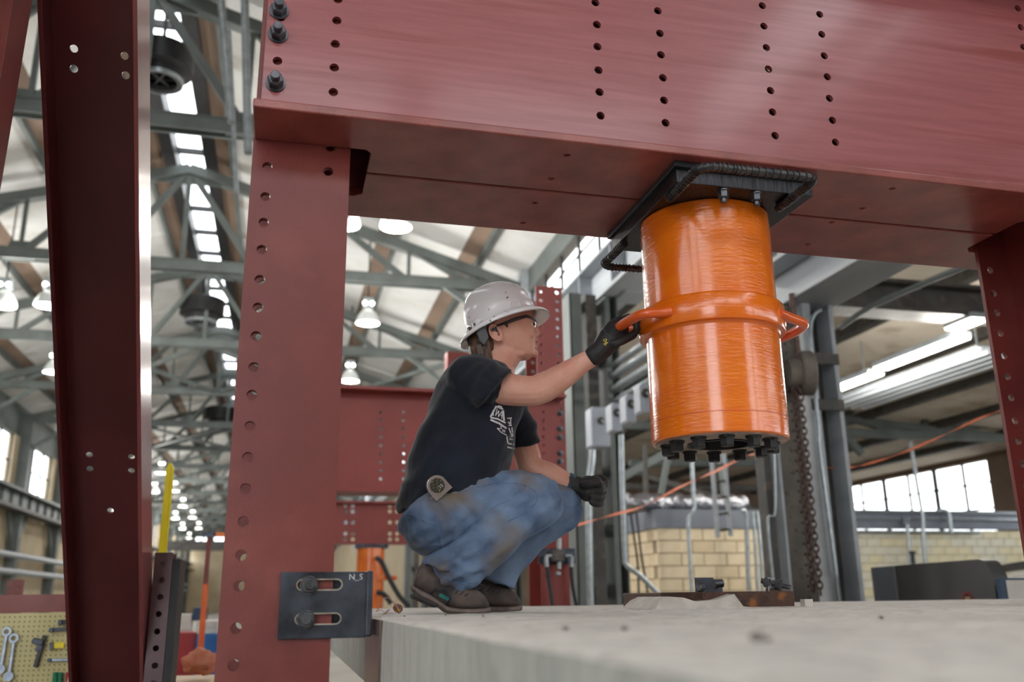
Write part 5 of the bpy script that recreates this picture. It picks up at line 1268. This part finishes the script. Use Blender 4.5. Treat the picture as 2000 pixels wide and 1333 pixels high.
def pipe(label, pts, Y, r, mat=GALV):
    ys = Y if isinstance(Y, (list, tuple)) else [Y]*len(pts)
    return tag(MB().tube(bez([on_y(a, c, y) for (a, c), y in zip(pts, ys)], 6), r, 10).build('conduit_pipe', mat, smooth=60), label, 'pipe', 'vertical conduits')
pipe('white pipe down the building column below the largest switch box', [(1157,872),(1156,900),(1150,960),(1151,1080),(1154,1200)], 12.9, .05)
pipe('galvanised conduit bending away low beside the block room', [(1213,850),(1215,950),(1220,1080),(1224,1105),(1250,1125),(1290,1165)], 11.5, .035)
pipe('pale conduit in front of the block room face', [(1350,870),(1354,960),(1356,995),(1345,1020),(1348,1100),(1354,1200)], 13.6, .03)
pipe('white bent conduit right of the ladder', [(1448,997),(1457,1005),(1459,1060),(1464,1200)], 13.5, .035)
pipe('left of two thin pipes at the block room end', [(1470,1000),(1476,1080),(1482,1200)], 13.4, .028); pipe('right of two thin pipes at the block room end', [(1478,1000),(1486,1080),(1492,1200)], 13.4, .028)
pipe('black cable hanging beside the block room', [(1232,1005),(1240,1060),(1246,1110),(1248,1200)], 13.2, .018, HOSE); pipe('slanting black cable at the block room corner', [(1243,1000),(1252,1080),(1262,1140),(1270,1190)], 13.2, .018, HOSE)
pipe('silver conduit on the riveted column', [(1603,606),(1588,618),(1583,650),(1590,740),(1598,830),(1603,900),(1640,1175)], YA-.16, .018)
pipe('thin angled conduit left on the riveted column', [(1512,880),(1514,1000),(1500,1020),(1514,1170)], YA-.16, .012)
# block room and block wall: real blocks with recessed joints
MORT = pm('mortar', (170, 152, 124), (150, 134, 108), 4, 0.9); TAN = pm('tan_block', (222, 204, 172), (208, 188, 154), 3, 0.8, bump=0.2); TAN2 = pm('light_tan_block', (230, 214, 184), (216, 198, 166), 3, 0.8, bump=0.2)
CRM = pm('cream_block', (232, 222, 188), (220, 208, 172), 3, 0.7, bump=0.15); CRM2 = pm('pale_cream_block', (228, 224, 204), (216, 210, 188), 3, 0.7, bump=0.15)
CAPM = pm('blue_grey_cap', (120, 126, 138), (104, 110, 122), 2, 0.6)
YR = 14.0; xr0, xr1 = .424*YR, 7.95; zt_ = 1.06
br_ = struct('wall_room', 'tan block room standing inside the aisle', 'wall')
MB().box((xr0+.02, YR+.02, FLOOR_Z), (xr1-.02, YR+3.4, zt_)).build('core', MORT, br_)
MB().box((xr0-.03, YR-.03, zt_), (xr1, YR+3.4, zt_+.3)).build('cap_band', CAPM, br_)
bl = MB().box((.008, 0, .008), (.392, .05, .192)).mesh('block'); bs_ = MB().box((0, .008, .008), (.05, .392, .192)).mesh('block')
for r in range(8):
    z = zt_ - .2*(r+1)
    for k in range(6):
        x = xr0 + .4*k - (.2 if r % 2 else 0)
        if x < xr0 - .01: x = xr0
        if x + .4 > xr1: continue
        o = link_mesh('block', bl if random.random() < .7 else bl.copy(), random.choice((TAN, TAN2)), br_); o.location = (x, YR - random.uniform(0, .006), z)
    for k in range(6):
        y = YR + .4*k + (.2 if r % 2 else 0)
        o = link_mesh('block', bs_, TAN, br_); o.location = (xr0, y, z)
bw = struct('wall_block', 'cream block wall crossing the aisle below the windows', 'wall')
YW = 20.0; zt_ = 1.5
MB().box((12.6, YW+.02, FLOOR_Z), (20.0, YW+.3, zt_)).build('core', MORT, bw)
mA = [MB().box((.008, 0, .008), (.392, .05, .192)).mesh('block') for _ in range(2)]
for r in range(9):
    for k in range(18):
        x = 12.6 + .4*k + (.2 if r % 2 else 0); i = random.randint(0, 1)
        o = link_mesh('block', mA[i], (CRM, CRM2)[i], bw); o.location = (x, YW - random.uniform(0, .006), zt_ - .2*(r+1))
t = thing('cable_tray', 'blue grey cable trunking along the top of the cream block wall', 'trunking', (16, YW-.1, 1.5))
MB().box((12.6, YW-.12, 1.52), (19.9, YW+.1, 1.98)).build('trough', CAPM, t)
for z in (1.92, 1.76): MB().cyl((12.6, YW-.16, z), (19.9, YW-.16, z), .035, 8).build('tube_run', GALV, t, smooth=40)
MB().cyl((12.6, YW-.12, 1.44), (17.2, YW-.12, 1.44), .035, 8).build('tube_run', GALV, t, smooth=40)
pbox(MB(), 1765, 1778, 1010, 1025, YW-.25, .1).build('junction_box', CAPM, t)
pipe('left galvanised drop pipe on the cream block wall', [(1772,1025),(1775,1070),(1778,1110),(1782,1180)], YW-.25, .04); pipe('long galvanised drop pipe crossing the aisle window', [(1778,860),(1790,940),(1801,1005),(1803,1050),(1808,1110),(1812,1180)], YW-.3, .045)
pipe('short hooked pipe on the cream block wall', [(1830,999),(1850,1000),(1856,1030),(1858,1042)], YW-.3, .05)
t = thing('shutoff_valve', 'small black valve handle on the left drop pipe', 'valve', on_y(1783, 1100, YW-.35)); MB().cyl(on_y(1781,1077,YW-.35), on_y(1784,1103,YW-.35), .05, 8).build('stem', BLKPL, t); MB().cyl(on_y(1777,1080,YW-.35), on_y(1787,1080,YW-.35), .04, 8).build('bar', BLKPL, t)
# foil duct, ladder
FOIL = pm('crumpled_foil', (176, 176, 182), (130, 130, 138), 8, 0.3, metal=0.9, bump=1.0, bscale=9, bdist=0.06)
mb = MB(); path = [(5.4 + .12*k, 14.3 + .03*math.sin(k), 1.5 + .02*math.sin(k*1.7)) for k in range(20)]; mb.tube(path, [.15 + .02*math.sin(k*2.3) for k in range(20)], 16)
tag(mb.build('foil_duct', FOIL, smooth=60), 'crumpled silver foil duct along the top of the block room', 'duct')
t = thing('ladder', 'grey steel ladder end hanging above the block room', 'ladder', on_y(1412, 1050, 11.5))
YLd = 11.5
for a, c in (((1388,870),(1402,1050)), ((1412,870),(1427,1048))): MB().bar(on_y(*a, YLd), on_y(*c, YLd), .03, .09, hint=(0, 1, 0)).build('rail', LTST, t)
for k in range(6): f = k/5; MB().cyl(on_y(1389+14*f, 880+158*f, YLd), on_y(1413+13*f, 876+158*f, YLd), .016, 8).build('rung', DKST, t)
for a, c in (((1390,1040),(1415,872)),): pass
# steelwork in the dark aisle between
for k, (a, c, Y, wd) in enumerate((((1120,985),(1310,880),16,.14),((1230,920),(1480,1000),18,.12),((1230,905),(1500,905),21,.16),((1225,950),(1480,955),23,.14),((1290,975),(1310,860),17,.1),((1260,870),(1262,1000),15,.07),((1415,990),(1400,870),16,.06),((1545,560),(1700,470),9.5,.2))):
    rod('aisle_member', on_y(*a, Y), on_y(*c, Y), wd, DKST if k % 2 else GREYST, 'grey steel member in the dim aisle, ' + ['rising to the jack', 'falling right', 'upper level bar', 'lower level bar', 'short steep strut', 'upright by the pale conduit', 'upright near the ladder', 'high beside the runway beam'][k], 'brace', 'dim aisle steelwork')
# fluorescent fixtures and slatted heater panel in the aisle
TUBE = emit('tube_glow', (1.0, 0.95, 0.82), 7.0)
def fixture(a, c, X, label, wd=.26):
    P, Q = on_x(*a, X), on_x(*c, X); t = thing('strip_light', label, 'light', P, 'strip lights over the aisle')
    P.z = Q.z = (P.z+Q.z)/2
    MB().bar(P + ZV*.05, Q + ZV*.05, wd+.05, .08).build('housing', GALV, t); MB().bar(P, Q, wd, .03).build('diffuser', TUBE, t)
    for f in (.25, .75):
        ld = bpy.data.lights.new('strip_glow', 'POINT'); ld.shadow_soft_size = .12; ld.energy = 38; ld.color = (1, .96, .88)
        lo = bpy.data.objects.new('strip_glow', ld); COL.objects.link(lo); lo.location = P.lerp(Q, f) - ZV*.16
fixture((1720,722), (1880,658), 9.2, 'long glowing strip light, middle one over the aisle')
fixture((1622,766), (1712,730), 9.2, 'glowing strip light beside the riveted column')
fixture((1862,645), (1915,622), 9.0, 'short glowing strip light next to the dark red right column')
t = thing('heater_panel', 'long ribbed grey metal panel hung under the aisle roof', 'panel', on_x(1780, 745, 10.2))
P, Q = on_x(1632, 800, 10.2), on_x(1935, 672, 10.2); zz_ = (P.z+Q.z)/2
for k in range(9): MB().box((10.0 + .11*k, min(P.y, Q.y), zz_ - .02 - .05*(k % 2)), (10.08 + .11*k, max(P.y, Q.y), zz_ + .03)).build('rib', LTST, t)
MB().box((9.95, min(P.y, Q.y), zz_+.03), (11.05, max(P.y, Q.y), zz_+.06)).build('backing', GALV, t)
for y in (min(P.y, Q.y)+.6, max(P.y, Q.y)-.6): MB().cyl((10.5, y, zz_+.06), (10.5, y, za(10.5)), .015, 6).build('hanger', GALV, t)
pipe('long grey handrail pipe under the aisle roof', [(1935,500),(1800,555),(1700,600),(1640,640)], [7.6, 8.4, 9.2, 9.8], .035, GREYST)
# grey curved enclosure, white panel
ENC = pm('charcoal_enclosure', (78, 78, 80), (70, 70, 72), 3, 0.5); ENCL = pm('lit_enclosure_end', (116, 120, 130), (104, 108, 118), 3, 0.5)  # end panel grey is a lit copy: light on that face is in the colour
A_, B_, C_ = on_y(1708, 1150, 7.0), on_y(1752, 1150, 6.6), on_y(1943, 1150, 5.2)
t = thing('machine_cover', 'charcoal machine cover with rounded end and round red badge behind the slab', 'machine', (B_.x, B_.y, FLOOR_Z))
d = Vector((C_.x-B_.x, C_.y-B_.y, 0)); L_ = d.length; d.normalize(); nrm = Vector((d.y, -d.x, 0)); nrm.normalize(); nrm = nrm if nrm.dot(B_) < 0 else -nrm
zt_ = on_y(1860, 1097, B_.y*.35 + C_.y*.65).z; R_ = .16
out = [(0, FLOOR_Z), (L_, FLOOR_Z), (L_, zt_-R_)] + [(L_-R_+R_*math.cos(a), zt_-R_+R_*math.sin(a)) for a in [math.pi/2*k/8 for k in range(1, 9)]] + [(0, zt_)]
Bo = Vector((B_.x, B_.y, 0))
MB().plate(Bo - nrm*.1, d, ZV, nrm, .1, out).build('cover', ENC, t, smooth=35)
Ao = Vector((A_.x, A_.y, 0)); e = (Bo-Ao); MB().plate(Bo - e.normalized()*0.002, -e.normalized(), ZV, Vector((e.y, -e.x, 0)).normalized()*1, .01, rect(0, FLOOR_Z, e.length, zt_-.002)).build('end_panel', ENCL, t)
bc = on_y(1886, 1178, 5.55); s_ = (Vector((bc.x, bc.y, 0)) - Bo).dot(d); bc = Bo + d*s_ + ZV*bc.z + nrm*.002
ring = circ(0, 0, .073, 28); MB().plate(bc, d, ZV, nrm, .004, ring, [circ(0, 0, .060, 28)]).build('badge_ring', REDP, t)
MB().plate(bc, d, ZV, nrm, .003, circ(0, 0, .059, 28)).build('badge_field', BLKPL, t)
GOLD = pm('badge_gold', (190, 170, 120), None, rough=0.6)
for k in range(5): MB().plate(bc + d*(-.03+.0135*k) + ZV*.034 + nrm*.003, d, ZV, nrm, .001, rect(0, -.02, .008, .004 + (.004 if k % 2 else 0))).build('badge_mark', GOLD, t)
t = thing('display_board', 'white panel in a dark frame beside the machine cover', 'board', on_y(1975, 1180, 5.0))
MB().plate((on_y(1954,1150,5.0).x, 5.0, 0), XV, ZV, YV, .03, rect(0, -1.0, .9, on_y(1960,1130,5.0).z)).build('frame', DBLUE, t)
MB().plate((on_y(1966,1150,5.0).x, 4.995, 0), XV, ZV, YV, .006, rect(0, -.97, .8, on_y(1960,1134,5.0).z)).build('panel', WHT, t)
MB().box((on_y(1954,1150,5.0).x, 5.0, FLOOR_Z), (on_y(1954,1150,5.0).x+.9, 5.2, -1.0)).build('foot', DBLUE, t)
t = thing('pallet_rack', 'dark rail and pale slab front at the right behind the machine cover', 'rack', on_y(1970, 1110, 8))
P, Q = on_y(1925, 1117, 9.0), on_y(2010, 1104, 7.6); MB().bar(P, Q, .1, .07).build('rail', BLACK, t); MB().bar(P - ZV*.35, Q - ZV*.35, .04, .55).build('panel', WHT, t); MB().bar(P - ZV*.95, Q - ZV*.95, .1, .7).build('plinth', WHT, t)
# orange marking tape
TAPE = pm('orange_tape', (255, 150, 112), (250, 132, 92), 20, 0.5)
TW = [((1128,1026),12.2),((1190,1008),11.4),((1255,990),10.5),((1330,951),9.6),((1400,920),8.6),((1468,888),7.6),((1505,900),7.45),((1545,911),7.4),((1570,912),7.4),((1620,914),7.3),((1665,913),7.2),((1700,905),7.0),((1760,886),6.8),((1840,852),6.5),((1912,818),6.2),((1960,800),6.0)]
path = bez([on_y(p_[0], p_[1], y) for p_, y in TW], 6); mb = MB(); vs = []
for i, q in enumerate(path):
    tw = i*.38; wd = .015 if i < 60 else .011
    vs += [q + Vector((0, math.sin(tw), math.cos(tw)))*wd, q - Vector((0, math.sin(tw), math.cos(tw)))*wd]
mb.add(vs, [(2*i, 2*i+1, 2*i+3, 2*i+2) for i in range(len(path)-1)])
o = tag(mb.build('marking_tape', TAPE), 'twisted orange marking tape strung across behind the jack', 'tape'); m = o.modifiers.new('thick', 'SOLIDIFY'); m.thickness = .002

# round unit heaters under the ridge
def heater(px, py, Y, r, label):
    q = on_y(px, py, Y); t = thing('unit_heater', label, 'heater', q, 'round unit heaters')
    MB().lathe(q, [(r*.55, -.1*r), (r*.72, -.12*r), (r*.78, .25*r), (r, .3*r), (r*1.02, 1.0*r), (r*.9, 1.06*r), (.01, 1.06*r)], 32).build('drum', DARKIRON, t, smooth=35)
    MB().lathe(q, [(r*.7, -.13*r), (r*.74, -.13*r), (r*.74, .18*r), (r*.7, .18*r)], 32, close=True).build('outlet_ring', GALV, t, smooth=35)
    for k in range(6): MB().cyl(q + Vector((0, 0, .02*r)), q + Vector((r*.7*math.cos(k*math.pi/3), r*.7*math.sin(k*math.pi/3), .02*r)), .03*r, 6).build('vane', DARKIRON, t)
    MB().cyl(q + ZV*1.06*r, q + ZV*(1.06*r+1.2), .03, 6).build('hanger', DARKIRON, t)
heater(393, 628, 26.5, .62, 'black drum unit heater under the ridge, between brace and column')
heater(312, 155, 14.0, .5, 'nearest black drum unit heater at the top, behind the brace')
heater(432, 832, 40, .72, 'farther black drum unit heater, half behind the column')
# hanging pipes near the top left
for k, (a, c, Y, r) in enumerate((((432,0),(452,240),11.0,.05),((478,0),(485,300),11.2,.055),((447,60),(462,380),11.4,.03))):
    tag(MB().cyl(on_y(*a, Y), on_y(*c, Y), r, 10).build('riser_pipe', GALV, smooth=40), 'vertical grey riser pipe high beside the red column, %s from the left' % ORD[k], 'pipe', 'riser pipes')
